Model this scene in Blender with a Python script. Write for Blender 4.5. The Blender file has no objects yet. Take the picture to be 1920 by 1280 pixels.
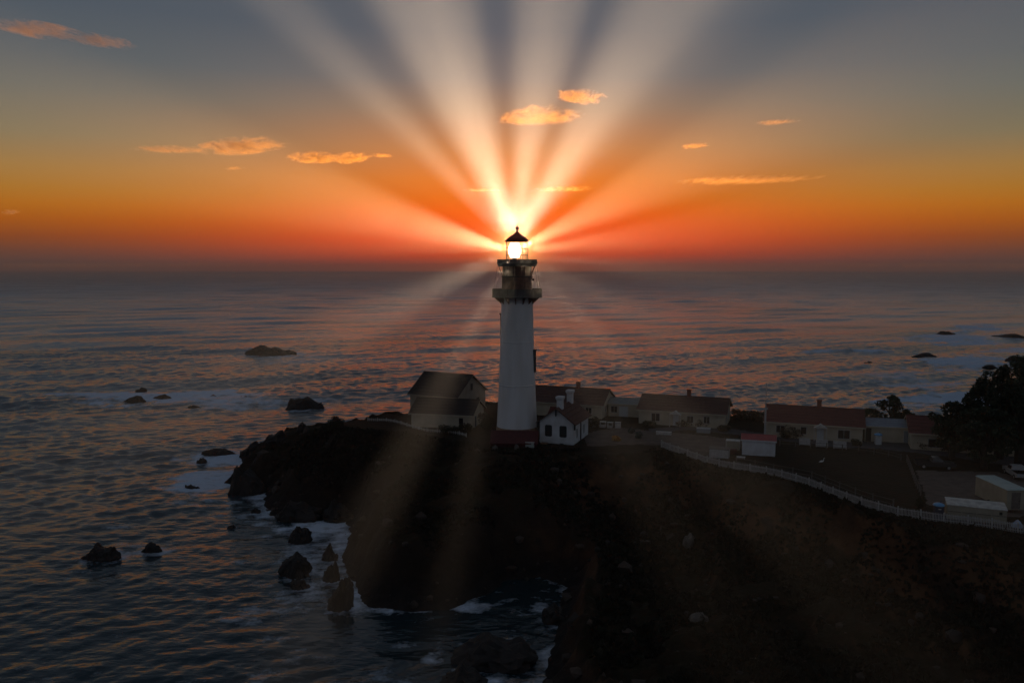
import bpy, bmesh, math, random
import numpy as np
from mathutils import Vector, Matrix

S = bpy.context.scene
C = S.collection
R = math.radians

# ------------------------------------------------------------------ camera
CAM_H = 40.0
PITCH = math.atan(135 / 1500)
cam = bpy.data.objects.new('camera', bpy.data.cameras.new('camera'))
C.objects.link(cam); S.camera = cam
cam.data.sensor_width = 36; cam.data.lens = 28.125
cam.data.clip_start = 0.5; cam.data.clip_end = 60000
cam.location = (0, 0, CAM_H); cam.rotation_euler = (R(90) - PITCH, 0, 0)

# ------------------------------------------------------------------ sky
SUN_AZ, SUN_EL, GLOW_EL = R(0.3), R(-2.0), R(1.6)      # the sun has just set; its glow stands above the haze
GLOW_DIR = Vector((math.sin(SUN_AZ) * math.cos(GLOW_EL), math.cos(SUN_AZ) * math.cos(GLOW_EL), math.sin(GLOW_EL)))
SUN_DIR = Vector((math.sin(SUN_AZ) * math.cos(SUN_EL), math.cos(SUN_AZ) * math.cos(SUN_EL), math.sin(SUN_EL)))

def lin(c):
    return tuple((x / 255 / 12.92 if x <= 10 else ((x / 255 + 0.055) / 1.055) ** 2.4) for x in c)

world = bpy.data.worlds.new('World'); S.world = world; world.use_nodes = True
nt = world.node_tree; nt.nodes.clear()
def N(t, **kw):
    n = nt.nodes.new(t)
    for k, v in kw.items(): setattr(n, k, v)
    return n
def M(op, a, b=None, c=None):
    n = N('ShaderNodeMath', operation=op)
    for i, v in enumerate((a, b, c)):
        if v is None: continue
        if isinstance(v, (int, float)): n.inputs[i].default_value = v
        else: nt.links.new(v, n.inputs[i])
    return n.outputs[0]
tc = N('ShaderNodeTexCoord')
nrm = N('ShaderNodeVectorMath', operation='NORMALIZE'); nt.links.new(tc.outputs['Generated'], nrm.inputs[0])
sep = N('ShaderNodeSeparateXYZ'); nt.links.new(nrm.outputs[0], sep.inputs[0])
elev = M('MAXIMUM', M('ARCSINE', sep.outputs[2]), 0.0)
efac = M('SQRT', M('DIVIDE', elev, R(90)))
azim = M('ABSOLUTE', M('SUBTRACT', M('ARCTAN2', sep.outputs[0], sep.outputs[1]), SUN_AZ))
def ramp(stops):
    n = N('ShaderNodeValToRGB'); nt.links.new(efac, n.inputs[0]); cr = n.color_ramp
    for i, (e, c) in enumerate(stops):
        el = cr.elements[i] if i < 2 else cr.elements.new(0.5)
    for i, (e, c) in enumerate(stops):
        cr.elements[i].position = math.sqrt(e / 90)
        cr.elements[i].color = (*lin(c), 1)
    return n.outputs[0]
side = ramp([(0, (84, 68, 63)), (.6, (88, 66, 58)), (1.2, (102, 65, 48)), (2.1, (130, 68, 26)), (3.1, (160, 86, 10)), (4.06, (170, 103, 16)),
             (5.0, (163, 112, 36)), (6.3, (150, 116, 62)), (8.3, (120, 113, 88)), (11, (98, 103, 98)), (13, (86, 94, 98)), (16, (76, 85, 95)),
             (40, (62, 71, 83)), (90, (52, 60, 72))])
mid = ramp([(0, (150, 70, 53)), (.6, (184, 62, 38)), (1.2, (212, 54, 20)), (2.1, (242, 60, 6)), (3.1, (246, 76, 2)), (4.06, (244, 92, 4)),
            (5.0, (236, 108, 20)), (6.3, (232, 123, 42)), (8.3, (206, 131, 74)), (11, (158, 125, 100)), (13, (120, 112, 108)), (16, (90, 95, 102)),
            (40, (64, 73, 85)), (90, (52, 60, 72))])
back = ramp([(0, (92, 92, 104)), (4, (96, 96, 108)), (12, (86, 91, 101)), (30, (72, 81, 94)), (60, (59, 68, 80)), (90, (52, 60, 72))])
def mix(f, a, b):
    n = N('ShaderNodeMix', data_type='RGBA')
    nt.links.new(f, n.inputs[0]); nt.links.new(a, n.inputs[6]); nt.links.new(b, n.inputs[7])
    return n.outputs[2]
g_az = M('POWER', math.e, M('MULTIPLY', M('POWER', M('DIVIDE', azim, R(19)), 2.0), -1.0))
mr = N('ShaderNodeMapRange', interpolation_type='SMOOTHSTEP'); nt.links.new(azim, mr.inputs[0])
mr.inputs[1].default_value = R(38); mr.inputs[2].default_value = R(120)
base = mix(mr.outputs[0], mix(g_az, side, mid), back)
# the glow round the setting sun
dt = N('ShaderNodeVectorMath', operation='DOT_PRODUCT'); nt.links.new(nrm.outputs[0], dt.inputs[0]); dt.inputs[1].default_value = GLOW_DIR
ang = M('ARCCOSINE', M('MINIMUM', dt.outputs['Value'], 1.0))
def glow(sig, col):
    f = M('POWER', math.e, M('MULTIPLY', M('DIVIDE', ang, R(sig)), -1.0))
    n = N('ShaderNodeVectorMath', operation='SCALE'); n.inputs[0].default_value = col; nt.links.new(f, n.inputs['Scale'])
    return n.outputs[0]
def vadd(a, b):
    n = N('ShaderNodeVectorMath', operation='ADD'); nt.links.new(a, n.inputs[0]); nt.links.new(b, n.inputs[1]); return n.outputs[0]
tot = vadd(vadd(base, glow(0.7, (4.6, 2.5, 0.8))), glow(5.0, (0.42, 0.09, 0.01)))
# clear air overhead: the physical sky for the same low sun, a small share
sky = N('ShaderNodeTexSky', sky_type='NISHITA', sun_disc=False, sun_elevation=SUN_EL, sun_rotation=SUN_AZ)
sk = N('ShaderNodeVectorMath', operation='SCALE'); nt.links.new(sky.outputs[0], sk.inputs[0]); sk.inputs['Scale'].default_value = 0.012
tot = vadd(tot, sk.outputs[0])
bg = N('ShaderNodeBackground'); nt.links.new(tot, bg.inputs[0]); bg.inputs[1].default_value = 1.0
out = N('ShaderNodeOutputWorld'); nt.links.new(bg.outputs[0], out.inputs[0])
world.cycles.sampling_method = 'MANUAL'; world.cycles.sample_map_resolution = 1024

# ------------------------------------------------------------------ sun
sl = bpy.data.lights.new('sun', 'SUN'); sl.energy = 2.6; sl.angle = R(0.6); sl.color = (1.0, 0.31, 0.02)
sun = bpy.data.objects.new('sun', sl); C.objects.link(sun)
sun.rotation_euler = SUN_DIR.to_track_quat('Z', 'Y').to_euler()

# ------------------------------------------------------------------ exposure
S.view_settings.view_transform = 'Standard'; S.view_settings.look = 'None'
S.view_settings.exposure = 0; S.view_settings.gamma = 1
S.cycles.use_denoising = True
S.cycles.max_bounces = 6; S.cycles.diffuse_bounces = 2; S.cycles.glossy_bounces = 2
S.cycles.transmission_bounces = 3; S.cycles.transparent_max_bounces = 12; S.cycles.volume_bounces = 0
S.cycles.caustics_reflective = False; S.cycles.caustics_refractive = False
S.cycles.sample_clamp_indirect = 3.0

# ------------------------------------------------------------------ helpers
cp, sp = math.cos(PITCH), math.sin(PITCH)
def ray(px, py):
    u, v = (px - 960) / 1500, (640 - py) / 1500
    return u, cp + v * sp, v * cp - sp
def P(px, py, z):                      # the point of height z seen at that place of the photograph
    x, y, dz = ray(px, py); t = (z - CAM_H) / dz
    return Vector((x * t, y * t, z))
def PD(px, py, Y):                     # the point at depth Y
    x, y, dz = ray(px, py); t = Y / y
    return Vector((x * t, Y, CAM_H + dz * t))

def tag(o, label=None, cat=None, group=None, kind=None):
    if label: o['label'] = label
    if cat: o['category'] = cat
    if group: o['group'] = group
    if kind: o['kind'] = kind
    return o
def empty(name, loc, rz=0, parent=None):
    o = bpy.data.objects.new(name, None); C.objects.link(o)
    o.location = loc; o.rotation_euler = (0, 0, rz); o.parent = parent; o.empty_display_size = 0.2
    return o
def thing(name, loc, rz, label, cat, group=None):
    return tag(empty(name, loc, rz), label, cat, group)
def obj(name, me, mat=None, parent=None, loc=None, rz=None):
    o = bpy.data.objects.new(name, me); C.objects.link(o); o.parent = parent
    if mat and not me.materials: me.materials.append(mat)
    if loc is not None: o.location = loc
    if rz is not None: o.rotation_euler = (0, 0, rz)
    return o

class MB:
    def __init__(s): s.v = []; s.f = []
    def add(s, vs, fs):
        n = len(s.v); s.v += [tuple(v) for v in vs]; s.f += [tuple(i + n for i in f) for f in fs]; return s
    def box(s, x0, x1, y0, y1, z0, z1):
        return s.add([(x0,y0,z0),(x1,y0,z0),(x1,y1,z0),(x0,y1,z0),(x0,y0,z1),(x1,y0,z1),(x1,y1,z1),(x0,y1,z1)],
                     [(0,3,2,1),(4,5,6,7),(0,1,5,4),(1,2,6,5),(2,3,7,6),(3,0,4,7)])
    def bar(s, a, b, r, n=6, r2=None):
        a, b = Vector(a), Vector(b); d = (b - a).normalized(); q = d.to_track_quat('Z', 'Y'); r2 = r if r2 is None else r2
        vs = []
        for p, rr in ((a, r), (b, r2)):
            for k in range(n):
                t = 2 * math.pi * k / n; vs.append(p + q @ Vector((rr * math.cos(t), rr * math.sin(t), 0)))
        fs = [(k, (k + 1) % n, n + (k + 1) % n, n + k) for k in range(n)] + [tuple(range(n))[::-1], tuple(range(n, 2 * n))]
        return s.add(vs, fs)
    def lathe(s, prof, n=32, cx=0, cy=0, a0=0, a1=2 * math.pi):
        full = abs(a1 - a0 - 2 * math.pi) < 1e-6; m = n if full else n + 1
        vs = []
        for r, z in prof:
            for k in range(m):
                t = a0 + (a1 - a0) * k / n; vs.append((cx + r * math.cos(t), cy + r * math.sin(t), z))
        fs = []
        for i in range(len(prof) - 1):
            for k in range(n):
                k2 = (k + 1) % m
                fs.append((i * m + k, i * m + k2, (i + 1) * m + k2, (i + 1) * m + k))
        return s.add(vs, fs)
    def prism(s, poly, z0, z1):
        n = len(poly)
        return s.add([(x, y, z0) for x, y in poly] + [(x, y, z1) for x, y in poly],
                     [tuple(range(n))[::-1], tuple(range(n, 2 * n))] + [(k, (k + 1) % n, n + (k + 1) % n, n + k) for k in range(n)])
    def mesh(s, name, smooth=False):
        me = bpy.data.meshes.new(name); me.from_pydata(s.v, [], s.f); me.update()
        if smooth: me.polygons.foreach_set('use_smooth', [True] * len(me.polygons))
        return me
    def build(s, name, mat, parent=None, smooth=False, loc=None, rz=None):
        return obj(name, s.mesh(name, smooth), mat, parent, loc, rz)

# lattice noise in numpy
def _hash(ix, iy, iz, seed):
    h = (ix.astype(np.int64) * 374761393 + iy.astype(np.int64) * 668265263 + iz.astype(np.int64) * 2147483647 + seed * 1274126177) & 0xffffffff
    h = ((h ^ (h >> 13)) * 1274126177) & 0xffffffff
    h = ((h ^ (h >> 16)) * 2246822519) & 0xffffffff
    return ((h ^ (h >> 15)) & 0xffff) / 65535.0
def vnoise(x, y, z=None, seed=0):
    x = np.asarray(x, float); y = np.asarray(y, float)
    z = np.zeros_like(x) if z is None else np.asarray(z, float)
    ix, iy, iz = np.floor(x), np.floor(y), np.floor(z)
    fx, fy, fz = x - ix, y - iy, z - iz
    fx = fx * fx * (3 - 2 * fx); fy = fy * fy * (3 - 2 * fy); fz = fz * fz * (3 - 2 * fz)
    r = 0
    for dx in (0, 1):
        for dy in (0, 1):
            for dz in (0, 1):
                w = (fx if dx else 1 - fx) * (fy if dy else 1 - fy) * (fz if dz else 1 - fz)
                r = r + w * _hash(ix + dx, iy + dy, iz + dz, seed)
    return r * 2 - 1
def fbm(x, y, z=None, oct=4, seed=0, ridged=False):
    r = 0; a = 1.0; t = 0
    for k in range(oct):
        n = vnoise(x * 2 ** k, y * 2 ** k, None if z is None else z * 2 ** k, seed + k * 17)
        if ridged: n = 1 - 2 * np.abs(n)
        r = r + a * n; t += a; a *= 0.5
    return r / t
def sstep(a, b, x):
    t = np.clip((x - a) / (b - a), 0, 1); return t * t * (3 - 2 * t)

# ------------------------------------------------------------------ materials
def mat(name, col, rough=0.8, col2=None, scale=3.0, bump=0.0, bscale=None, metal=0.0, detail=6, stretch=(1, 1, 1), spec=0.4, lo=.35, hi=.65):
    m = bpy.data.materials.new(name); m.use_nodes = True; t = m.node_tree
    b = t.nodes['Principled BSDF']; b.inputs['Roughness'].default_value = rough; b.inputs['Metallic'].default_value = metal
    b.inputs['Specular IOR Level'].default_value = spec
    b.inputs['Base Color'].default_value = (*col, 1)
    tcn = t.nodes.new('ShaderNodeTexCoord'); mp = t.nodes.new('ShaderNodeMapping'); mp.inputs['Scale'].default_value = stretch
    t.links.new(tcn.outputs['Object'], mp.inputs[0])
    if col2:
        n = t.nodes.new('ShaderNodeTexNoise'); n.inputs['Scale'].default_value = scale; n.inputs['Detail'].default_value = detail
        t.links.new(mp.outputs[0], n.inputs['Vector'])
        r = t.nodes.new('ShaderNodeValToRGB'); t.links.new(n.outputs['Fac'], r.inputs[0])
        r.color_ramp.elements[0].position = lo; r.color_ramp.elements[1].position = hi
        r.color_ramp.elements[0].color = (*col, 1); r.color_ramp.elements[1].color = (*col2, 1)
        t.links.new(r.outputs[0], b.inputs['Base Color'])
    if bump:
        n = t.nodes.new('ShaderNodeTexNoise'); n.inputs['Scale'].default_value = bscale or scale * 3; n.inputs['Detail'].default_value = 5
        t.links.new(mp.outputs[0], n.inputs['Vector'])
        bn = t.nodes.new('ShaderNodeBump'); bn.inputs['Strength'].default_value = bump; bn.inputs['Distance'].default_value = 0.1
        t.links.new(n.outputs['Fac'], bn.inputs['Height']); t.links.new(bn.outputs[0], b.inputs['Normal'])
    return m
MT = {}
MT['white_wall'] = mat('white_painted_masonry', (.66, .68, .68), .7, (.55, .55, .53), .8, .15, 6)
MT['tower_white'] = mat('weathered_tower_paint', (.74, .74, .72), .7, (.60, .58, .53), .5, .15, 3, stretch=(1, 1, .2), lo=.4, hi=.8)
MT['cream'] = mat('cream_stucco', (.52, .46, .34), .8, (.42, .37, .27), .6, .2, 8)
MT['tan'] = mat('tan_stucco', (.36, .31, .24), .85, (.29, .25, .19), .7, .2, 8)
MT['roof_red'] = mat('red_shingle_roof', (.13, .035, .028), .85, (.09, .028, .024), 2.5, .5, 9, stretch=(1, 1, 1))
MT['roof_brown'] = mat('brown_shingle_roof', (.12, .06, .042), .85, (.08, .042, .032), 2.2, .5, 9)
MT['roof_dark'] = mat('dark_shingle_roof', (.048, .034, .026), .85, (.034, .026, .021), 2.2, .5, 9)
MT['roof_grey'] = mat('grey_green_metal_roof', (.24, .26, .24), .5, (.19, .20, .20), 1.5, .1)
MT['roof_blue'] = mat('blue_grey_roof', (.22, .26, .30), .5, (.17, .20, .24), 1.5, .1)
MT['shed_red'] = mat('oxide_red_boards', (.095, .022, .021), .75, (.065, .018, .017), 1.8, .3)
MT['shed_roof_red'] = mat('faded_red_metal_roof', (.42, .12, .11), .6, (.34, .10, .09), 1.5, .1)
MT['white_paint'] = mat('white_wood_paint', (.48, .48, .46), .6, (.36, .35, .33), 2.5, .1)
MT['trim'] = mat('dull_white_trim', (.46, .45, .41), .6)
MT['dark_iron'] = mat('dark_iron', (.035, .033, .032), .5, (.06, .04, .03), 4, .1, metal=.4)
MT['rust'] = mat('rusted_iron_plate', (.13, .07, .05), .8, (.07, .04, .03), 1.6, .3)
MT['plate_cream'] = mat('cream_iron_plate', (.40, .31, .20), .75, (.22, .15, .10), 1.2, .2)
MT['gallery'] = mat('grey_green_gallery_cladding', (.085, .095, .09), .7, (.05, .055, .055), 1.2, .1)
MT['base_brick'] = mat('weathered_base_stone', (.34, .22, .13), .85, (.22, .14, .09), 1.6, .3)
MT['lantern_roof'] = mat('red_lantern_roof', (.14, .02, .012), .75, (.10, .016, .012), 2)
MT['shutter'] = mat('black_green_shutter', (.018, .025, .024), .5)
MT['glass'] = mat('dark_window_glass', (.02, .022, .025), .08, spec=.6)
MT['door_blue'] = mat('grey_blue_door', (.22, .26, .28), .5)
MT['door_white'] = mat('pale_door', (.55, .58, .57), .5)
MT['brick'] = mat('brick_chimney', (.24, .08, .05), .85, (.17, .06, .045), 4, .3)
MT['asphalt'] = mat('worn_asphalt', (.060, .063, .070), .9, (.04, .042, .047), 1.2, .3, 20)
MT['gravel'] = mat('brown_gravel', (.13, .10, .08), .95, (.09, .068, .055), .8, .4, 12)
MT['dirt'] = mat('pale_dirt', (.12, .09, .07), .95, (.065, .05, .04), .7, .4, 10)
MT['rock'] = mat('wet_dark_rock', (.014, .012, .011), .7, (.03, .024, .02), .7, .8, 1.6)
MT['rock_pale'] = mat('bird_whitened_rock', (.14, .125, .105), .85, (.045, .034, .027), 1.1, .6, 3)
MT['bark'] = mat('grey_brown_bark', (.07, .055, .045), .9, (.04, .033, .028), 3, .5)
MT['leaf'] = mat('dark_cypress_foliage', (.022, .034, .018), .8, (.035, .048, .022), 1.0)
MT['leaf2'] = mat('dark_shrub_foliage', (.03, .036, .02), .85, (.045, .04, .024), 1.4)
MT['leaf_grey'] = mat('grey_green_shrub_foliage', (.13, .15, .125), .85, (.08, .095, .08), 1.6)
MT['flower'] = mat('orange_flowers', (.45, .14, .05), .8, (.5, .32, .06), 3)
MT['tank'] = mat('pale_green_tank', (.38, .44, .40), .6)
MT['blue_plastic'] = mat('blue_plastic', (.10, .30, .52), .35, (.12, .34, .58), 2)
MT['dark_plastic'] = mat('navy_plastic_panel', (.035, .045, .07), .5)
MT['pale_top'] = mat('weathered_pale_roof_sheet', (.55, .54, .49), .7, (.30, .29, .26), 1.6, .2, lo=.4, hi=.75)
MT['container'] = mat('beige_steel_container', (.34, .31, .23), .6, (.27, .25, .19), .8, .1)
MT['van_white'] = mat('dull_white_vehicle_paint', (.34, .34, .33), .4)
MT['car_dark'] = mat('charcoal_vehicle_paint', (.03, .032, .036), .3, spec=.5)
MT['tyre'] = mat('tyre_rubber', (.02, .02, .02), .85)
MT['pale_green'] = mat('pale_green_sheet', (.42, .50, .46), .5, (.36, .43, .40), 1)
MT['bird'] = mat('white_plumage', (.80, .79, .76), .8)
MT['beak'] = mat('dull_yellow_bill', (.4, .3, .08), .6)
MT['wood'] = mat('weathered_wood', (.16, .14, .12), .85, (.10, .09, .08), 3, .3)
MT['tarp'] = mat('pale_blue_tarpaulin', (.40, .48, .60), .6, (.30, .40, .52), 2)

def emis(name, col, s):
    m = bpy.data.materials.new(name); m.use_nodes = True; t = m.node_tree; t.nodes.clear()
    o = t.nodes.new('ShaderNodeOutputMaterial'); e = t.nodes.new('ShaderNodeEmission')
    e.inputs[0].default_value = (*col, 1); e.inputs[1].default_value = s; t.links.new(e.outputs[0], o.inputs[0]); return m
MT['lit_lens'] = emis('lit_fresnel_lens', (1, .80, .52), 4.5)
def pane_mat():
    m = bpy.data.materials.new('lantern_glass'); m.use_nodes = True; t = m.node_tree; t.nodes.clear()
    o = t.nodes.new('ShaderNodeOutputMaterial'); a = t.nodes.new('ShaderNodeBsdfTransparent'); b = t.nodes.new('ShaderNodeBsdfGlossy')
    b.inputs['Roughness'].default_value = .05; b.inputs[0].default_value = (.8, .8, .8, 1)
    mx = t.nodes.new('ShaderNodeMixShader'); mx.inputs[0].default_value = .06
    t.links.new(a.outputs[0], mx.inputs[1]); t.links.new(b.outputs[0], mx.inputs[2]); t.links.new(mx.outputs[0], o.inputs[0]); return m
MT['pane'] = pane_mat()

# ------------------------------------------------------------------ the headland
GZ = 11.0
coast_px = [(455, 852), (470, 872), (430, 905), (500, 927), (518, 962), (585, 975), (655, 970), (668, 1000), (658, 1050),
            (690, 1132), (760, 1142), (835, 1136), (890, 1116), (960, 1084), (1020, 1080), (1066, 1096), (1070, 1150), (1054, 1210), (1030, 1285)]
coast = [tuple(P(a, b, 0)[:2]) for a, b in coast_px]
coast += [(6, 62), (14, 50), (34, 38), (70, 26), (140, 10), (330, -10), (420, 120), (420, 420), (300, 395), (235, 345), (198, 305), (166, 262),
          (141, 226), (123, 200), (104, 178), (88, 162), (70, 159), (50, 166), (34, 178), (18, 189), (0, 190), (-13, 181), (-23, 171), (-36, 167), (-46, 168), (-55, 175)]
coast = np.array(coast)

def sdist(x, y, poly):
    best = np.full(x.shape, 1e9); inside = np.zeros(x.shape, bool)
    n = len(poly)
    for i in range(n):
        x0, y0 = poly[i]; x1, y1 = poly[(i + 1) % n]
        dx, dy = x1 - x0, y1 - y0
        t = np.clip(((x - x0) * dx + (y - y0) * dy) / (dx * dx + dy * dy), 0, 1)
        best = np.minimum(best, np.hypot(x - x0 - t * dx, y - y0 - t * dy))
        c = ((y0 > y) != (y1 > y))
        with np.errstate(divide='ignore', invalid='ignore'):
            inside ^= c & (x < (x1 - x0) * (y - y0) / (y1 - y0 + 1e-12) + x0)
    return np.where(inside, best, -best)

fence_px = [(1240, 838), (1290, 856), (1350, 875), (1430, 888), (1500, 905), (1560, 928), (1640, 956), (1720, 973), (1820, 985), (1925, 1001), (2060, 1022)]
fence_w = [P(a, b, GZ) for a, b in fence_px]
fx = np.array([p.x for p in fence_w]); fy = np.array([p.y for p in fence_w])
def flat_edge(x):       # the depth (y) of the front edge of the level ground
    return np.interp(x, np.concatenate([[-60, -30, -12, -2, 12, 20], fx]), np.concatenate([[168, 146, 135, 127, 126.5, 126.5], fy - 1.2]))
def height(x, y):
    x = np.asarray(x, float); y = np.asarray(y, float)
    d = sdist(x, y, coast)
    wob = fbm(x * .12, y * .12, oct=3, seed=3) * 2.4 + fbm(x * .5, y * .5, oct=3, seed=9) * .8
    dd = d + wob * sstep(-6, 3, d)
    top = np.interp(x, [-75, -60, -53, -46, -40, -32, -24, 400], [1.6, 2.6, 4.6, 7.2, 9.3, 10.4, GZ, GZ])
    front = flat_edge(x) - y               # >0 before the level ground
    cliff = sstep(-.5, 5.5, dd) * .55 + sstep(1, 15, dd) * .45
    h = top * cliff
    fr_n = front + fbm(x * .09, y * .09, oct=3, seed=61) * 7
    slope = np.where(front > 0, GZ - front * .10 - 4.6 * sstep(8, 14, fr_n) * sstep(4, 16, x) - 1.5 * sstep(6, 24, front), 99)
    rough = sstep(0, 7, front)
    h = np.minimum(h, np.maximum(slope, 3.0)) if True else h
    # gullies and outcrops on the slopes
    r1 = fbm(x * .10 + 5, y * .10, oct=5, seed=21, ridged=True)
    r2 = fbm(x * .45, y * .45, oct=4, seed=33, ridged=True)
    edge = 1 - sstep(7, 16, dd)
    amp = np.maximum(rough, edge * .8) * sstep(-3, 2.5, dd)
    h = h + amp * (r1 * 1.9 + r2 * 1.1) + edge * sstep(-2, 2, dd) * (1 - rough) * (r2 * .9 + .3)
    # the outcrops on the brow at the cove and the left point
    h = h + 1.6 * np.exp(-((x - 30) ** 2 / 30 + (y - 97) ** 2 / 16)) * rough + 1.3 * np.exp(-((x - 17) ** 2 / 18 + (y - 101) ** 2 / 14)) * rough
    h = np.where(d < 0, -2.5 + (h + 2.5) * sstep(-5, 0, d), h)
    h = h + vnoise(x * .9, y * .9, seed=5) * .05 * sstep(2, 6, dd)
    return h, d

GX0, GX1, GY0, GY1, GS = -74.0, 250.0, 34.0, 330.0, 0.62
gx = np.arange(GX0, GX1, GS); gy = np.arange(GY0, GY1, GS)
GXX, GYY = np.meshgrid(gx, gy); GH, GD = height(GXX, GYY)
def ground(x, y):
    i = (x - GX0) / GS; j = (y - GY0) / GS
    i0 = int(min(max(i, 0), len(gx) - 2)); j0 = int(min(max(j, 0), len(gy) - 2)); a, b = i - i0, j - j0
    return float(GH[j0, i0] * (1 - a) * (1 - b) + GH[j0, i0 + 1] * a * (1 - b) + GH[j0 + 1, i0] * (1 - a) * b + GH[j0 + 1, i0 + 1] * a * b)

def grid_mesh(name, xs, ys, zs, keep):
    ny, nx = xs.shape
    idx = np.arange(ny * nx).reshape(ny, nx)
    q = np.stack([idx[:-1, :-1], idx[:-1, 1:], idx[1:, 1:], idx[1:, :-1]], -1).reshape(-1, 4)
    k = (keep[:-1, :-1] | keep[:-1, 1:] | keep[1:, 1:] | keep[1:, :-1]).reshape(-1)
    q = q[k]; used = np.unique(q); remap = np.full(ny * nx, -1); remap[used] = np.arange(len(used)); q = remap[q]
    me = bpy.data.meshes.new(name)
    me.vertices.add(len(used)); me.vertices.foreach_set('co', np.stack([xs.ravel()[used], ys.ravel()[used], zs.ravel()[used]], -1).ravel().astype(np.float32))
    me.loops.add(q.size); me.loops.foreach_set('vertex_index', q.ravel().astype(np.int32))
    me.polygons.add(len(q)); me.polygons.foreach_set('loop_start', np.arange(0, q.size, 4).astype(np.int32))
    me.update(calc_edges=True); me.polygons.foreach_set('use_smooth', np.ones(len(q), bool))
    return me, used

def land_mat():
    m = bpy.data.materials.new('headland_ground'); m.use_nodes = True; t = m.node_tree; b = t.nodes['Principled BSDF']
    b.inputs['Roughness'].default_value = .95; b.inputs['Specular IOR Level'].default_value = .15
    geo = t.nodes.new('ShaderNodeNewGeometry'); sepn = t.nodes.new('ShaderNodeSeparateXYZ'); t.links.new(geo.outputs['Normal'], sepn.inputs[0])
    sepp = t.nodes.new('ShaderNodeSeparateXYZ'); t.links.new(geo.outputs['Position'], sepp.inputs[0])
    def noise(s, d=6):
        n = t.nodes.new('ShaderNodeTexNoise'); n.inputs['Scale'].default_value = s; n.inputs['Detail'].default_value = d
        t.links.new(geo.outputs['Position'], n.inputs['Vector']); return n.outputs['Fac']
    def rampn(f, stops):
        r = t.nodes.new('ShaderNodeValToRGB'); t.links.new(f, r.inputs[0])
        for i, (p, c) in enumerate(stops):
            e = r.color_ramp.elements[i] if i < 2 else r.color_ramp.elements.new(p)
        for i, (p, c) in enumerate(stops):
            r.color_ramp.elements[i].position = p; r.color_ramp.elements[i].color = (*c, 1)
        return r.outputs[0]
    def mx(f, a, bb):
        n = t.nodes.new('ShaderNodeMix'); n.data_type = 'RGBA'; t.links.new(f, n.inputs[0]); t.links.new(a, n.inputs[6]); t.links.new(bb, n.inputs[7]); return n.outputs[2]
    veg = rampn(noise(.35), [(.3, (.020, .012, .007)), (.48, (.022, .018, .009)), (.62, (.030, .017, .009)), (.75, (.018, .020, .009))])
    soil = rampn(noise(.22), [(.32, (.026, .019, .014)), (.5, (.075, .038, .02)), (.62, (.105, .054, .028)), (.72, (.04, .030, .024))])
    wet = rampn(noise(.8), [(.3, (.012, .011, .011)), (.7, (.030, .025, .022))])
    steep = t.nodes.new('ShaderNodeMapRange'); t.links.new(sepn.outputs[2], steep.inputs[0])
    steep.inputs[1].default_value = .86; steep.inputs[2].default_value = .66
    addn = t.nodes.new('ShaderNodeMath'); addn.operation = 'MULTIPLY_ADD'
    t.links.new(noise(.6), addn.inputs[0]); addn.inputs[1].default_value = 2.5; t.links.new(sepp.outputs[2], addn.inputs[2])
    low = t.nodes.new('ShaderNodeMapRange'); t.links.new(addn.outputs[0], low.inputs[0]); low.inputs[1].default_value = 4.6; low.inputs[2].default_value = 2.2
    right = t.nodes.new('ShaderNodeMapRange'); t.links.new(sepp.outputs[0], right.inputs[0]); right.inputs[1].default_value = -2; right.inputs[2].default_value = 12
    sm = t.nodes.new('ShaderNodeMath'); sm.operation = 'MULTIPLY'; t.links.new(steep.outputs[0], sm.inputs[0]); t.links.new(right.outputs[0], sm.inputs[1])
    dark = rampn(noise(.5), [(.3, (.018, .013, .010)), (.7, (.035, .024, .017))])
    sl2 = t.nodes.new('ShaderNodeMath'); sl2.operation = 'MULTIPLY'; t.links.new(steep.outputs[0], sl2.inputs[0]); sl2.inputs[1].default_value = .9
    c = mx(low.outputs[0], mx(sm.outputs[0], mx(sl2.outputs[0], veg, dark), soil), wet)
    t.links.new(c, b.inputs['Base Color'])
    bn = t.nodes.new('ShaderNodeBump'); bn.inputs['Strength'].default_value = .9; bn.inputs['Distance'].default_value = .35
    t.links.new(noise(1.7, 8), bn.inputs['Height']); t.links.new(bn.outputs[0], b.inputs['Normal'])
    return m
me, _ = grid_mesh('headland', GXX, GYY, GH, GD > -5)
tag(obj('headland', me, land_mat()), kind='structure')

def drape(name, poly_px, material, lift=.05, z=GZ, world_pts=None):
    """a thin sheet of ground laid over the land inside an outline"""
    pts = world_pts or [tuple(P(a, b, z)[:2]) for a, b in poly_px]
    poly = np.array(pts)
    xs = np.arange(poly[:, 0].min() - .6, poly[:, 0].max() + .6, .5); ys = np.arange(poly[:, 1].min() - .6, poly[:, 1].max() + .6, .5)
    X, Y = np.meshgrid(xs, ys); d = sdist(X, Y, poly) + fbm(X * .7, Y * .7, oct=2, seed=4) * .35
    Z = np.array([ground(a, b) for a, b in zip(X.ravel(), Y.ravel())]).reshape(X.shape) + lift
    Z = np.where(d < .25, Z - .12, Z)
    me, _ = grid_mesh(name, X, Y, Z, d > 0)
    return tag(obj(name, me, material), kind='structure')
drape('road', [(1205, 812), (1300, 806), (1420, 820), (1560, 838), (1650, 842), (1740, 852), (1800, 860), (1925, 880), (2050, 900), (2050, 866), (1925, 852), (1790, 838), (1700, 828), (1560, 826), (1440, 812), (1370, 803), (1300, 798), (1215, 803)], MT['asphalt'])
drape('gravel_yard', [(1712, 880), (1790, 882), (1870, 884), (1960, 900), (1990, 960), (1900, 972), (1800, 960), (1736, 945), (1722, 910)], MT['gravel'], .06)
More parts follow.
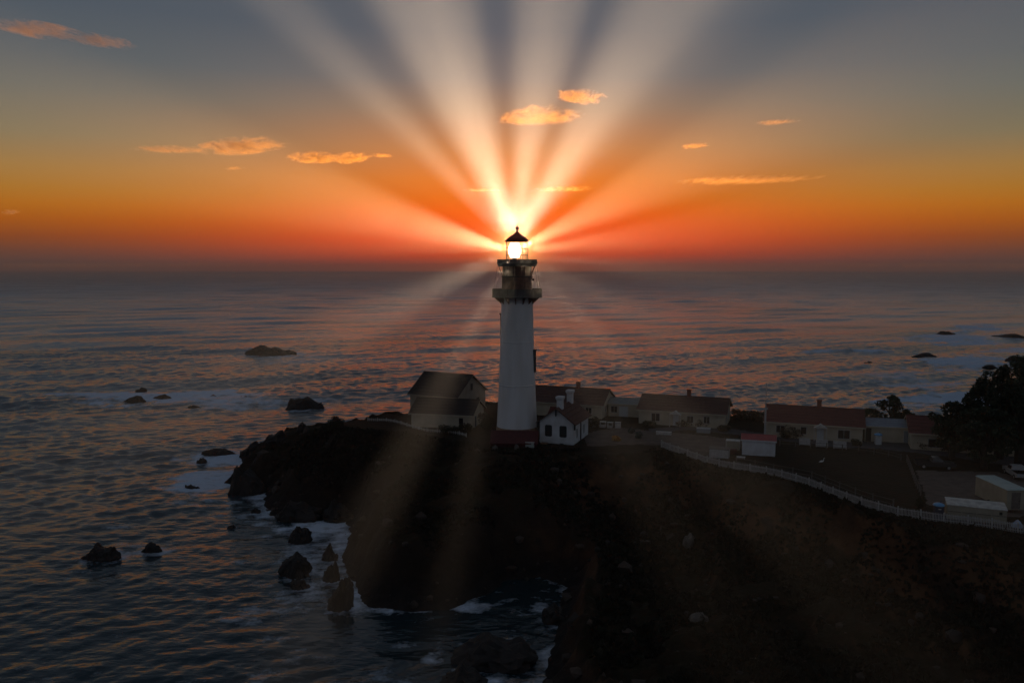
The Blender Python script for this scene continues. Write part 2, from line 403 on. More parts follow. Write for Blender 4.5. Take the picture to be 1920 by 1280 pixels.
drape('dirt_path', [(1090, 812), (1160, 800), (1230, 808), (1290, 812), (1400, 826), (1385, 846), (1330, 858), (1250, 834), (1170, 834), (1100, 838)], MT['dirt'], .05)

# ------------------------------------------------------------------ the sea
rock_list = [  # px centre, waterline py, width px, top py, depth/width, label
    (508, 667, 106, 643, .45, 'broad flat dark rock far out in the open water'),
    (571, 768, 84, 740, .5, 'peaked brown islet with white bird specks beyond the headland'),
    (253, 754, 44, 738, .5, 'dark rock at the left end of the white surf line'),
    (305, 748, 40, 737, .4, 'low dark rock in the middle of the white surf line'),
    (264, 733, 24, 724, .5, 'small pointed rock behind the surf line'),
    (365, 765, 26, 758, .5, 'small low rock at the near edge of the surf line'),
    (400, 744, 16, 738, .5, 'tiny dark rock at the right end of the surf line'),
    (455, 748, 26, 741, .5, 'small rock between the surf line and the peaked islet'),
    (408, 853, 74, 838, .4, 'chain of low rocks off the tip of the headland'),
    (378, 867, 22, 856, .6, 'small round rock in foam below the low rock chain'),
    (361, 919, 32, 906, .5, 'small double rock left of the foam by the headland'),
    (193, 1053, 84, 1012, .5, 'large dark rock alone in the left foreground water'),
    (286, 1037, 46, 1012, .5, 'smaller dark rock right beside the large foreground rock'),
    (566, 1019, 54, 982, .7, 'dark rock topmost of the cluster below the headland'),
    (555, 1084, 70, 1028, .8, 'biggest block of the rock cluster below the headland'),
    (562, 1106, 44, 1078, .7, 'low rock at the foot of the biggest cluster block'),
    (620, 1052, 36, 1010, .7, 'upright rock at the right of the cluster below the headland'),
    (622, 1092, 36, 1040, .8, 'narrow dark rock between the cluster and the cliff'),
    (640, 1148, 56, 1072, 1.0, 'tall brown rock at the lower right of the cluster'),
    (652, 1102, 26, 1074, .7, 'small round rock behind the tall brown rock'),
    (480, 962, 22, 950, .6, 'small rock awash left of the headland foot'),
    (434, 990, 18, 982, .6, 'tiny rock awash in the left bay'),
    (930, 1262, 190, 1176, .7, 'large dark reef rock filling the cove mouth'),
    (1048, 1172, 70, 1128, .8, 'dark rock against the right wall of the cove'),
    (870, 1300, 110, 1238, .8, 'dark reef rock at the bottom edge below the cove'),
    (1732, 672, 58, 659, .4, 'long dark rock in the surf off the right beach'),
    (1885, 633, 80, 624, .35, 'low dark reef at the right edge far out'),
    (1775, 628, 40, 619, .4, 'farthest low rock in the right-hand surf'),
    (1628, 682, 20, 676, .5, 'small rock left of the right-hand surf'),
    (1856, 690, 30, 682, .4, 'small dark rock close to the right beach'),
    (1902, 676, 40, 664, .4, 'dark rock beyond the tall right-hand trees'),
]
foam_px = [  # px, py, half width px, half height px, strength
    (300, 742, 150, 11, 1.2), (440, 750, 130, 13, .8), (590, 760, 70, 9, .35), (560, 672, 60, 6, .5), (470, 655, 60, 4, .3),
    (430, 862, 70, 12, 1.05), (405, 900, 60, 18, 1.05), (520, 940, 50, 14, .8), (620, 985, 60, 16, 1.0), (600, 1040, 60, 40, .55), (590, 1110, 60, 20, .45),
    (665, 1135, 22, 12, 1.0), (650, 1010, 20, 30, .8), (865, 1138, 55, 9, .75), (810, 1238, 40, 18, 1.0), (1035, 1225, 22, 25, .7), (925, 1276, 50, 6, .8), (1090, 1165, 20, 30, .5),
    (250, 1025, 60, 16, .35), (200, 985, 60, 5, .4),
    (1790, 638, 70, 9, 1.25), (1835, 615, 50, 5, 1.1), (1800, 680, 75, 10, 1.2), (1720, 718, 60, 10, .95), (1770, 752, 85, 12, 1.3), (1850, 740, 50, 7, 1.1), (1690, 706, 60, 7, .7), (1900, 658, 50, 6, .9),
    (1590, 660, 50, 3, .45), (1640, 690, 50, 4, .4),
]
def make_sea():
    fine = np.linspace(R(-37), R(37), 500); rest = np.linspace(R(37), R(323), 90)[1:-1]
    th = np.concatenate([fine, rest]); nth = len(th)
    rr = np.concatenate([[4, 12, 22, 32, 42], np.exp(np.linspace(math.log(50), math.log(16000), 1350))])
    nr = len(rr)
    T, Rr = np.meshgrid(th, rr); X = Rr * np.sin(T); Y = Rr * np.cos(T)
    rng = np.random.RandomState(4)
    Z = np.zeros_like(X)
    sp_r = np.maximum(Rr * (math.log(16000 / 50) / 1350), .3)      # local mesh spacing
    wx = X + 6 * fbm(X * .02, Y * .02, oct=2, seed=7); wy = Y + 6 * fbm(X * .02 + 40, Y * .02, oct=2, seed=8)
    for k in range(72):
        lam = math.exp(rng.uniform(math.log(1.1), math.log(6.5))) if k < 62 else rng.uniform(14, 60)
        a = lam / 6.283 * rng.uniform(.5, 1.3) * (.062 if k < 62 else .032)
        ang = R(158) + rng.normal() * R(9 if lam > 10 else 32)
        kx, ky = math.sin(ang) * 2 * math.pi / lam, math.cos(ang) * 2 * math.pi / lam
        ph = kx * wx + ky * wy + rng.uniform(0, 6.28)
        fade = np.clip(lam / (sp_r * 3.0) - .4, 0, 1)
        s = np.sin(ph); Z += a * fade * (s + .35 * np.cos(2 * ph))
    Z *= .42 + .95 * sstep(100, 330, Rr)
    grp = .75 + .5 * fbm(X * .012, Y * .03, oct=3, seed=12)
    Z *= grp
    # breaking swell lines off the beach on the right
    BR = []
    for (a, b, c, d2) in (((1600), 768, 1850, 733), (1480, 665, 1660, 655), (1700, 640, 1860, 612)):
        p0, p1 = P(a, b, 0), P(c, d2, 0); dx, dy = (p1 - p0).x, (p1 - p0).y; L2 = dx * dx + dy * dy
        t = ((X - p0.x) * dx + (Y - p0.y) * dy) / L2; dist = ((X - p0.x) * dy - (Y - p0.y) * dx) / math.sqrt(L2)
        Z += 1.0 * np.exp(-(dist + 4 * np.sin(t * 5)) ** 2 / 10) * sstep(-.1, .2, t) * (1 - sstep(.8, 1.1, t))
        BR.append(np.exp(-(dist + 4 * np.sin(t * 5) - 2) ** 2 / 14) * sstep(-.1, .3, t) * (1 - sstep(.8, 1.1, t)))
    near = Rr < 420
    D = np.full(X.shape, -999.0); D[near] = sdist(X[near], Y[near], coast)
    calm = sstep(0, 16, -D); Z *= .35 + .65 * np.where(near, calm, 1)
    foam = np.zeros_like(X)
    nz = fbm(X * .25, Y * .25, oct=4, seed=31); nz2 = fbm(X * .9, Y * .9, oct=3, seed=41)
    nz3 = fbm(X * .07, Y * .13, oct=4, seed=51)
    foam = np.maximum(foam, np.where(near, np.clip(1.0 - (-D - nz * 3.5) / 4.5, 0, 1) * np.where(X < -14, .8, np.clip(.42 + .5 * fbm(X * .12, Y * .12, oct=2, seed=91), 0, .8)), 0))
    for (px, py, hw, hh, s) in foam_px:
        c = P(px, py, 0); e = P(px + hw, py, 0); f = P(px, py - hh, 0)
        q = np.sqrt(((X - c.x * Y / c.y) / (e.x - c.x)) ** 2 + ((Y - c.y) / max(abs(f.y - c.y), .8)) ** 2)
        foam = np.maximum(foam, s * np.clip(1.5 - q + nz * .8 + nz2 * .3 + nz3 * 1.3, 0, 1))
    for (px, py, w, top, dw, _) in rock_list:
        c = P(px, py, 0); sc = c.y / 1500 * w * .5
        q = np.hypot(X - c.x, (Y - c.y - sc * dw) * 1.2) / sc
        foam = np.maximum(foam, (.72 if px < 800 else .42) * np.clip(1.6 - q + nz * .9 + nz2 * .35, 0, 1))
    for br_ in BR: foam = np.maximum(foam, br_ * np.clip(1.0 + nz * .9 + nz3 * .6, 0, 1.15))
    # scattered foam streaks drifting off the rocks
    drift = np.where(near, np.clip(1 - (-D) / 45, 0, 1), 0)
    foam = np.maximum(foam, drift * .75 * np.clip(fbm(X * .16, Y * .34, oct=4, seed=77) * 1.7 - .05, 0, 1))
    # far flecks
    Z += foam * .12 * (nz2 + .5)
    idx = np.arange(nr * nth).reshape(nr, nth); nxt = np.roll(idx, -1, axis=1)
    q = np.stack([idx[:-1], idx[1:], nxt[1:], nxt[:-1]], -1).reshape(-1, 4)
    me = bpy.data.meshes.new('sea'); n = nr * nth
    cap = np.array([[nr * nth, j, (j + 1) % nth] for j in range(nth)])
    co = np.vstack([np.stack([X.ravel(), Y.ravel(), Z.ravel()], -1), [[0, 0, 0]]])
    me.vertices.add(n + 1); me.vertices.foreach_set('co', co.ravel().astype(np.float32))
    me.loops.add(q.size + cap.size); me.loops.foreach_set('vertex_index', np.concatenate([q.ravel(), cap.ravel()]).astype(np.int32))
    me.polygons.add(len(q) + len(cap))
    me.polygons.foreach_set('loop_start', np.concatenate([np.arange(0, q.size, 4), q.size + np.arange(0, cap.size, 3)]).astype(np.int32))
    me.update(calc_edges=True); me.polygons.foreach_set('use_smooth', np.ones(len(q) + len(cap), bool))
    at = me.attributes.new('foam', 'FLOAT', 'POINT'); at.data.foreach_set('value', np.append(foam.ravel(), 0).astype(np.float32))
    return me
def sea_mat():
    m = bpy.data.materials.new('sea_water'); m.use_nodes = True; t = m.node_tree; b = t.nodes['Principled BSDF']
    b.inputs['Base Color'].default_value = (.008, .016, .02, 1); b.inputs['IOR'].default_value = 1.42
    geo = t.nodes.new('ShaderNodeNewGeometry')
    def noise(s, d, st=(1, 1, 1), rot=0):
        mp = t.nodes.new('ShaderNodeMapping'); mp.inputs['Scale'].default_value = st; mp.inputs['Rotation'].default_value = (0, 0, rot)
        t.links.new(geo.outputs['Position'], mp.inputs[0])
        n = t.nodes.new('ShaderNodeTexNoise'); n.inputs['Scale'].default_value = s; n.inputs['Detail'].default_value = d
        t.links.new(mp.outputs[0], n.inputs['Vector']); return n.outputs['Fac']
    def math_(op, a, bb=None, cc=None):
        n = t.nodes.new('ShaderNodeMath'); n.operation = op
        for i, v in enumerate((a, bb, cc)):
            if v is None: continue
            if isinstance(v, (int, float)): n.inputs[i].default_value = v
            else: t.links.new(v, n.inputs[i])
        return n.outputs[0]
    # ripples near, chop and swell groups far
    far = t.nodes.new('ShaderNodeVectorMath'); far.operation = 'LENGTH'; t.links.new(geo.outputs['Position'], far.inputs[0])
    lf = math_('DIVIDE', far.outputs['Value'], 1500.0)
    h = math_('ADD', math_('MULTIPLY', noise(1.1, 4, (.7, 1.25, 1), R(-18)), .42), math_('MULTIPLY', noise(.3, 3, (.5, 1.3, 1), R(-18)), 1.3))
    h = math_('ADD', h, math_('MULTIPLY', noise(.03, 3, (.4, 1.3, 1), R(-10)), 1.6))
    bn = t.nodes.new('ShaderNodeBump'); bn.inputs['Strength'].default_value = 1.0; bn.inputs['Distance'].default_value = 1.0
    t.links.new(h, bn.inputs['Height']); t.links.new(bn.outputs[0], b.inputs['Normal'])
    bs = t.nodes.new('ShaderNodeMapRange'); t.links.new(lf, bs.inputs[0]); bs.inputs[1].default_value = .06; bs.inputs[2].default_value = .4
    bs.inputs[3].default_value = .22; bs.inputs[4].default_value = .85; t.links.new(bs.outputs[0], bn.inputs['Strength'])
    rg = t.nodes.new('ShaderNodeMapRange'); t.links.new(lf, rg.inputs[0]); rg.inputs[1].default_value = .05; rg.inputs[2].default_value = 1.2
    rg.inputs[3].default_value = .10; rg.inputs[4].default_value = .38
    t.links.new(rg.outputs[0], b.inputs['Roughness'])
    # paler base colour offshore: the sky's sheen on the sea put into the colour
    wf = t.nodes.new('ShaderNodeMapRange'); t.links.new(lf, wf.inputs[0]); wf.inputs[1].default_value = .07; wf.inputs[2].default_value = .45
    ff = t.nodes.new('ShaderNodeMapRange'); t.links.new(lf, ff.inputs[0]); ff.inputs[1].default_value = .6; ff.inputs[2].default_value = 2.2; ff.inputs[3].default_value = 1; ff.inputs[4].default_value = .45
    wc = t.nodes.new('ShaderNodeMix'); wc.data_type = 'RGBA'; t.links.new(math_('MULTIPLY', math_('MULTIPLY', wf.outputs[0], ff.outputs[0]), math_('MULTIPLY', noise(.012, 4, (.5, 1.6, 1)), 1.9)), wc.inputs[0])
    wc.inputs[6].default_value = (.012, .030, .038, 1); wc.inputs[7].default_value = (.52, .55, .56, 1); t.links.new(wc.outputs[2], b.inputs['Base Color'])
    # foam
    at = t.nodes.new('ShaderNodeAttribute'); at.attribute_name = 'foam'
    lace = math_('ADD', math_('MULTIPLY', noise(.55, 6, (.7, 1.2, 1), R(-18)), 1.3), math_('MULTIPLY', noise(2.4, 4), .5))
    f = math_('ADD', at.outputs['Fac'], math_('SUBTRACT', lace, 1.12))
    fr = t.nodes.new('ShaderNodeMapRange'); t.links.new(f, fr.inputs[0]); fr.inputs[1].default_value = .09; fr.inputs[2].default_value = .80
    white = t.nodes.new('ShaderNodeBsdfPrincipled'); white.inputs['Base Color'].default_value = (.62, .71, .82, 1); white.inputs['Roughness'].default_value = .9
    mx = t.nodes.new('ShaderNodeMixShader'); t.links.new(fr.outputs[0], mx.inputs[0]); t.links.new(b.outputs[0], mx.inputs[1]); t.links.new(white.outputs[0], mx.inputs[2])
    t.links.new(mx.outputs[0], t.nodes['Material Output'].inputs[0])
    return m
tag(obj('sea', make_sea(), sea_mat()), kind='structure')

# ------------------------------------------------------------------ rocks
def rock_mesh(name, sx, sy, sz, seed, sub=4, peaks=1.0):
    bm = bmesh.new(); bmesh.ops.create_icosphere(bm, subdivisions=sub, radius=1)
    co = np.array([v.co[:] for v in bm.verts])
    o = seed * 7.3
    n = fbm(co[:, 0] * 1.3 + o, co[:, 1] * 1.3, co[:, 2] * 1.3, 4, seed) * .42 * peaks + fbm(co[:, 0] * 3.2 + o, co[:, 1] * 3.2, co[:, 2] * 3.2, 3, seed + 5, True) * .28
    co = co * (1 + n)[:, None]
    co[:, 2] = np.where(co[:, 2] > 0, co[:, 2] * (.75 + .5 * np.clip(fbm(co[:, 0] * 1.1 + o, co[:, 1] * 1.1, None, 2, seed + 3) + .5, 0, 1.2)), co[:, 2] * .6)
    zm = co[:, 2].max(); co[:, 2] = np.where(co[:, 2] > 0, np.tanh(1.7 * co[:, 2] / zm) * zm, co[:, 2])
    co[:, 2] += .10 * fbm(co[:, 0] * 5 + o, co[:, 1] * 5, co[:, 2] * 5, 2, seed + 8) * (co[:, 2] > 0)
    zz = np.clip(co[:, 2] / co[:, 2].max(), 0, 1); co[:, :2] *= (1 - .10 * zz)[:, None]
    pk = np.random.RandomState(seed).uniform(-.4, .4); xr = co[:, 0] / np.abs(co[:, 0]).max()
    co[:, 2] *= .62 + .33 * np.exp(-((xr - pk) / .5) ** 2) + .25 * vnoise(xr * 4 + o, xr * 0, None, seed)
    mx = np.abs(co[:, :2]).max(0); co[:, 0] *= sx / mx[0]; co[:, 1] *= sy / mx[1]; co[:, 2] *= sz / co[:, 2].max()
    for v, c in zip(bm.verts, co): v.co = c
    me = bpy.data.meshes.new(name); bm.to_mesh(me); bm.free(); me.update()
    return me
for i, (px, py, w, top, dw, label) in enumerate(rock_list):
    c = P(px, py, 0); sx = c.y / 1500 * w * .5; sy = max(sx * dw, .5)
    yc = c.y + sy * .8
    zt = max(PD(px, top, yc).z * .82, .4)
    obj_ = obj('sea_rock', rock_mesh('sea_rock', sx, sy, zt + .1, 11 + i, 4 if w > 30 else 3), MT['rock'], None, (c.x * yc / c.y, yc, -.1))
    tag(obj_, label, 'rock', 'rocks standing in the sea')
# outcrops on the headland
def land_rock(name, px, py, w, top, label, m='rock', z=None, seed=0, dw=.8, sub=3, cat='rock'):
    if z is None:
        z = GZ
        for _ in range(8): p = P(px, py, z); z = .5 * z + .5 * ground(p.x, p.y)
    c = P(px, py, z); sx = c.y / 1500 * w * .5; zt = max(PD(px, top, c.y).z - z, .3)
    o = obj(name, rock_mesh(name, sx, sx * dw, zt, seed, sub), MT[m], None, (c.x, c.y, z)); return tag(o, label, cat)
land_rock('boulder', 567, 806, 24, 791, 'upright boulder on the skyline of the left point', seed=51)
land_rock('boulder', 520, 826, 56, 806, 'broad boulder low on the skyline of the left point', seed=52, sub=4)
land_rock('boulder', 478, 850, 60, 826, 'dark boulder at the seaward end of the left point', seed=56, z=.5, sub=4)
land_rock('boulder', 466, 922, 74, 870, 'large dark boulder in the foam on the left flank of the headland', seed=57, z=.2, sub=4)
land_rock('boulder', 562, 970, 96, 934, 'long dark boulder at the waterline under the headland', seed=58, z=.2, sub=4, dw=.5)
land_rock('boulder', 500, 884, 70, 846, 'dark boulder on the left slope above the foam', seed=59, z=2, sub=4)
land_rock('boulder', 632, 968, 60, 936, 'dark boulder at the waterline where the cliff begins', seed=60, z=.5, sub=4)
land_rock('boulder', 1292, 1020, 30, 1000, 'pale bird-whitened crag on the slope above the cove', 'rock_pale', seed=53)
land_rock('boulder', 1310, 1160, 40, 1150, 'pale stone low on the brown cliff', 'rock_pale', seed=54)

# ------------------------------------------------------------------ the lighthouse
TY = 136.0
TX = PD(969.5, 640, TY).x
def tz(py): return PD(969, py, TY).z - GZ
def tr(w): return w / 2 / 1500 * (TY * 1.003)
lh = thing('lighthouse', (TX, TY, GZ), 0, 'tall white lighthouse with lit lantern and two dark galleries', 'lighthouse')
# shaft with a slight entasis and course rings
z0, z1 = tz(803), tz(556)
prof = []
for k in range(41):
    t = k / 40; r = tr(77) * (1 - t) + tr(58.5) * t - .10 * math.sin(t * math.pi)
    prof.append((r, z0 + (z1 - z0) * t))
MB().lathe(prof, 64).build('shaft', MT['tower_white'], lh, True)
MB().lathe([(tr(79), -1.0), (tr(79), z0 - .2), (tr(78.5), z0 + .35), (tr(76), z0 + .5)], 64).build('foundation', MT['base_brick'], lh, True)
# string courses proud of the shaft
for py in (566, 640, 720):
    z = tz(py); t = (z - z0) / (z1 - z0); r = tr(77) * (1 - t) + tr(58.5) * t - .10 * math.sin(t * math.pi)
    MB().lathe([(r - .02, z - .12), (r + .035, z - .09), (r + .035, z + .09), (r - .02, z + .12)], 64).build('string_course', MT['tower_white'], lh, True)
# shaft windows: one hooded opening on the right flank, one high on the far side
def tower_window(azd, py0, py1, wid):
    za, zb = tz(py1), tz(py0); zm = (za + zb) / 2; t = (zm - z0) / (z1 - z0); r = tr(77) * (1 - t) + tr(58.5) * t - .08
    w = empty('window', (r * math.cos(R(azd)), r * math.sin(R(azd)), zm), R(azd), lh)
    hh = (zb - za) / 2
    f = MB(); f.box(-.2, .22, -wid / 2 - .15, -wid / 2, -hh, hh); f.box(-.2, .22, wid / 2, wid / 2 + .15, -hh, hh); f.box(-.2, .34, -wid / 2 - .25, wid / 2 + .25, hh, hh + .22); f.box(-.2, .3, -wid / 2 - .2, wid / 2 + .2, -hh - .18, -hh)
    f.build('window_frame', MT['gallery'], w)
    MB().box(-.1, .08, -wid / 2, wid / 2, -hh, hh).build('pane', MT['glass'], w)
tower_window(-8, 657, 694, 1.0)
tower_window(150, 590, 625, 1.0)
# lower gallery: deck, cladded parapet, brackets
gz0, gz1, gr = tz(557.5), tz(541.5), tr(93)
MB().lathe([(0, gz0), (gr, gz0), (gr + .05, gz0 + .12), (gr, gz0 + .24), (0, gz0 + .24)], 48).build('gallery_deck', MT['gallery'], lh)
par = MB(); 
for k in range(16):
    a0 = 2 * math.pi * (k + .02) / 16; a1 = 2 * math.pi * (k + .98) / 16
    MB().lathe([(gr - .10, gz0 + .245), (gr - .03, gz0 + .245), (gr - .03, gz1 - .05), (gr - .10, gz1 - .05)], 3, a0=a0, a1=a1).build('parapet_panel', MT['gallery'], lh)
    t = 2 * math.pi * k / 16; MB().box(-.05, .05, -.05, .05, gz0 + .24, gz1 + .02).build('parapet_post', MT['dark_iron'], lh, loc=((gr - .05) * math.cos(t), (gr - .05) * math.sin(t), 0), rz=t)
MB().lathe([(gr - .13, gz1 - .045), (gr + .01, gz1 - .045), (gr + .01, gz1 + .03), (gr - .13, gz1 + .03), (gr - .13, gz1 - .045)], 48).build('parapet_rail', MT['dark_iron'], lh)
rs = tr(58.5)
br = MB().prism([(-.02, 0), ((gr - rs) * .8, 0), ((gr - rs) * .72, -.14), (.16, -1.0), (-.02, -1.15)], -.06, .06)
bm_ = br.mesh('bracket'); bm_.transform(Matrix.Rotation(R(90), 4, 'X')); bm_.materials.append(MT['rust'])
for k in range(14):
    t = 2 * math.pi * (k + .3) / 14
    o = obj('bracket', bm_, None, lh, (rs * math.cos(t), rs * math.sin(t), gz0 - .01), t)
# watch room
wz0, wz1 = gz0 + .24, tz(499)
wm = tz(518)
MB().lathe([(tr(57), wz0), (tr(57), wm)], 40).build('watch_room_wall', MT['rust'], lh, True)
MB().lathe([(tr(58.5), wm - .14), (tr(58.5), wm + .08), (tr(56), wm + .09)], 40).build('belt_course', MT['dark_iron'], lh)
for k in range(10):
    a0 = 2 * math.pi * (k + .04) / 10 + .2; a1 = 2 * math.pi * (k + .96) / 10 + .2
    MB().lathe([(tr(54.5), wm + .08), (tr(54.5), wz1)], 5, a0=a0, a1=a1).build('watch_room_plate', MT['plate_cream'] if k != 7 else MT['rust'], lh, True)
MB().lathe([(tr(53), wm), (tr(53), wz1)], 40).build('watch_room_core', MT['rust'], lh)
for t, dzz in ((R(-75), 0), (R(-105), 0), (R(-60), .1)):
    MB().bar((tr(58) * math.cos(t), tr(58) * math.sin(t), wz0), (tr(56) * math.cos(t), tr(56) * math.sin(t), wz1), .07).build('conduit', MT['rust'], lh)
MB().box(tr(57), tr(57) + .3, -.2, .2, wm - .75, wm - .4).build('junction_box', MT['dark_iron'], lh)
# upper gallery
uz0, uz1, ur = tz(499.5), tz(486.5), tr(75)
MB().lathe([(0, uz0), (ur - .25, uz0), (ur, uz0 + .5), (ur + .04, uz0 + .52), (ur + .04, uz0 + .72), (0, uz0 + .72)], 48).build('gallery_deck', MT['gallery'], lh)
for k in range(16):
    a0 = 2 * math.pi * (k + .02) / 16; a1 = 2 * math.pi * (k + .98) / 16
    MB().lathe([(ur - .08, uz0 + .725), (ur - .02, uz0 + .725), (ur - .02, uz1), (ur - .08, uz1)], 3, a0=a0, a1=a1).build('parapet_panel', MT['gallery'], lh)
# stays between the galleries
for t in (R(8), R(172), R(-30), R(-150)):
    MB().bar(((gr - .2) * math.cos(t), (gr - .2) * math.sin(t), gz1), ((ur - .1) * math.cos(t), (ur - .1) * math.sin(t), uz0 + .4), .018, 4).build('stay', MT['dark_iron'], lh)
    MB().bar((tr(55) * math.cos(t + .25), tr(55) * math.sin(t + .25), wm + .1), ((ur - .3) * math.cos(t + .2), (ur - .3) * math.sin(t + .2), uz0), .05, 5).build('brace', MT['rust'], lh)
# lantern
lz0, lz1, lr = uz0 + .72, tz(452.5), tr(41)
lan = empty('lantern', (0, 0, lz0), 0, lh)
LH = lz1 - lz0
NP = 16
for k in range(NP):
    t = 2 * math.pi * k / NP + .1; t2 = 2 * math.pi * (k + 1) / NP + .1
    MB().bar((lr * math.cos(t), lr * math.sin(t), 0), (lr * math.cos(t), lr * math.sin(t), LH), .04, 5).build('astragal', MT['dark_iron'], lan)
    for j in range(3):
        za, zb = LH * j / 3 + .02, LH * (j + 1) / 3 - .02
        q = MB(); c0, s0, c1, s1 = math.cos(t) * lr, math.sin(t) * lr, math.cos(t2) * lr, math.sin(t2) * lr
        q.add([(c0, s0, za), (c1, s1, za), (c1, s1, zb), (c0, s0, zb)], [(0, 1, 2, 3)]).build('pane', MT['pane'], lan)
for j in range(4):
    z = LH * j / 3
    MB().lathe([(lr - .04, z - .035), (lr + .04, z - .035), (lr + .04, z + .035), (lr - .04, z + .035), (lr - .04, z - .035)], NP, a0=.1, a1=.1 + 2 * math.pi).build('glazing_ring', MT['dark_iron'], lan)
rz = LH
rf = MB().lathe([(lr - .1, rz - .02), (tr(46), rz - .06), (tr(46), rz + .08), (tr(30), rz + .75), (tr(14), rz + 1.2), (.32, rz + 1.5), (.18, rz + 1.62)], 32).build('lantern_roof', MT['lantern_roof'], lan, True)
MB().lathe([(.17, rz + 1.60), (.20, rz + 1.75), (.15, rz + 1.9), (.24, rz + 1.98), (.34, rz + 2.18), (.24, rz + 2.4), (.1, rz + 2.5), (.03, rz + 2.52), (.025, rz + 2.85), (0, rz + 2.86)], 16).build('ventilator_ball', MT['lantern_roof'], rf, True)
# the lit lens: a stepped barrel of prism rings
lens_x = -.42
pr = []
for k in range(23):
    t = k / 22; r = .62 + .46 * math.sin(math.pi * (t * .86 + .07)); pr.append((r + (.035 if k % 2 else 0), .72 + t * (LH - .95)))
pr = [(0, .72)] + pr + [(0, LH - .23)]
MB().lathe(pr, 24).build('lens', MT['lit_lens'], lan, False, (lens_x, 0, 0))
MB().lathe([(.34, 0), (.34, .62), (.5, .7), (0, .71)], 16).build('lens_pedestal', MT['rust'], lan, False, (lens_x, 0, 0))
lens_c = Vector((TX + lens_x, TY, GZ + lz0 + LH * .55))
# spot lamps for the beams, the steep ones added outside behind the lantern: angle on the clock from upright, half width, power share
BEAMS = [(-46, 3.2, .80), (-42, 1.5, .45), (-25, 6, .95), (-15.5, 5, .95), (5, 4.4, .95), (12.5, 4.4, .85), (33, 7.5, .72), (43, 5, .25), (66, 7.5, .60), (86, 5.5, .38), (101, 3.5, .12),
         (-77, 7, 1.0), (-88, 5, .34), (-118, 6, .15), (-151, 2.2, .26), (-155, 2.4, .30), (-169, 2.2, .20), (153, 5, .07), (139, 5, .12), (122, 6, .06)]
BEAM_W = 3.7e7
for phi, half, pw in BEAMS:
    down = abs(phi) > 100
    steep = abs(phi) < 60
    b = R(21 if down else 62 if steep else 27); f = R(phi)
    d = Vector((math.sin(b) * math.sin(f), -math.cos(b), math.sin(b) * math.cos(f)))
    l = bpy.data.lights.new('beam_spot', 'SPOT'); l.energy = BEAM_W * pw * (2.35 if steep else 1); l.color = (1, .80, .58) if steep or down else (1, .60, .30)
    l.spot_size = 2 * R(half) * math.sin(b) * (1.75 if steep else 1.8); l.spot_blend = 1; l.shadow_soft_size = 1.5 if steep else 1.1 if down else .4
    o = bpy.data.objects.new('beam_spot', l); C.objects.link(o); o.parent = lan
    p = lens_c + (Vector((0, 2.7, 1.9)) if steep else d * (2.6 if down else 1.45)) - Vector((TX, TY, GZ + lz0))  # steep lamps are added helpers behind and above the lens, clear of the roof
    o.location = p; o.rotation_euler = d.to_track_quat('-Z', 'Y').to_euler()

# ------------------------------------------------------------------ houses
def window(parent, face, u, z, w, h, L, W, frame='trim', pane='glass', muntin=True):
    """face: f front (y=0), r right gable (x=L), l left gable"""
    if face == 'f': loc, rz_ = (u, 0, z), 0
    elif face == 'r': loc, rz_ = (L, u, z), R(90)
    else: loc, rz_ = (0, u, z), R(-90)
    e = empty('window', loc, rz_, parent)
    f = MB(); t = .09
    f.box(-w / 2 - t, -w / 2, -.06, .02, -t, h + t).box(w / 2, w / 2 + t, -.06, .02, -t, h + t).box(-w / 2, w / 2, -.06, .02, h, h + t).box(-w / 2 - .05, w / 2 + .05, -.11, .02, -t - .02, 0)
    f.build('frame', MT[frame], e)
    MB().box(-w / 2, w / 2, -.015, .02, 0, h).build('pane', MT[pane], e)
    if muntin and w > .9: MB().box(-.03, .03, -.045, -.018, 0, h).build('muntin', MT[frame], e)
def door(parent, face, u, w, h, L, m='door_white', z=0):
    loc, rz_ = ((u, 0, z), 0) if face == 'f' else ((L, u, z), R(90))
    e = empty('door', loc, rz_, parent)
    MB().box(-w / 2 - .1, -w / 2, -.07, .02, 0, h + .1).box(w / 2, w / 2 + .1, -.07, .02, 0, h + .1).box(-w / 2, w / 2, -.07, .02, h, h + .1).build('frame', MT['trim'], e)
    MB().box(-w / 2, w / 2, -.035, .02, .02, h).build('leaf', MT[m], e)
    MB().box(w / 2 - .18, w / 2 - .1, -.09, -.036, h * .48, h * .52).build('handle', MT['dark_iron'], e)
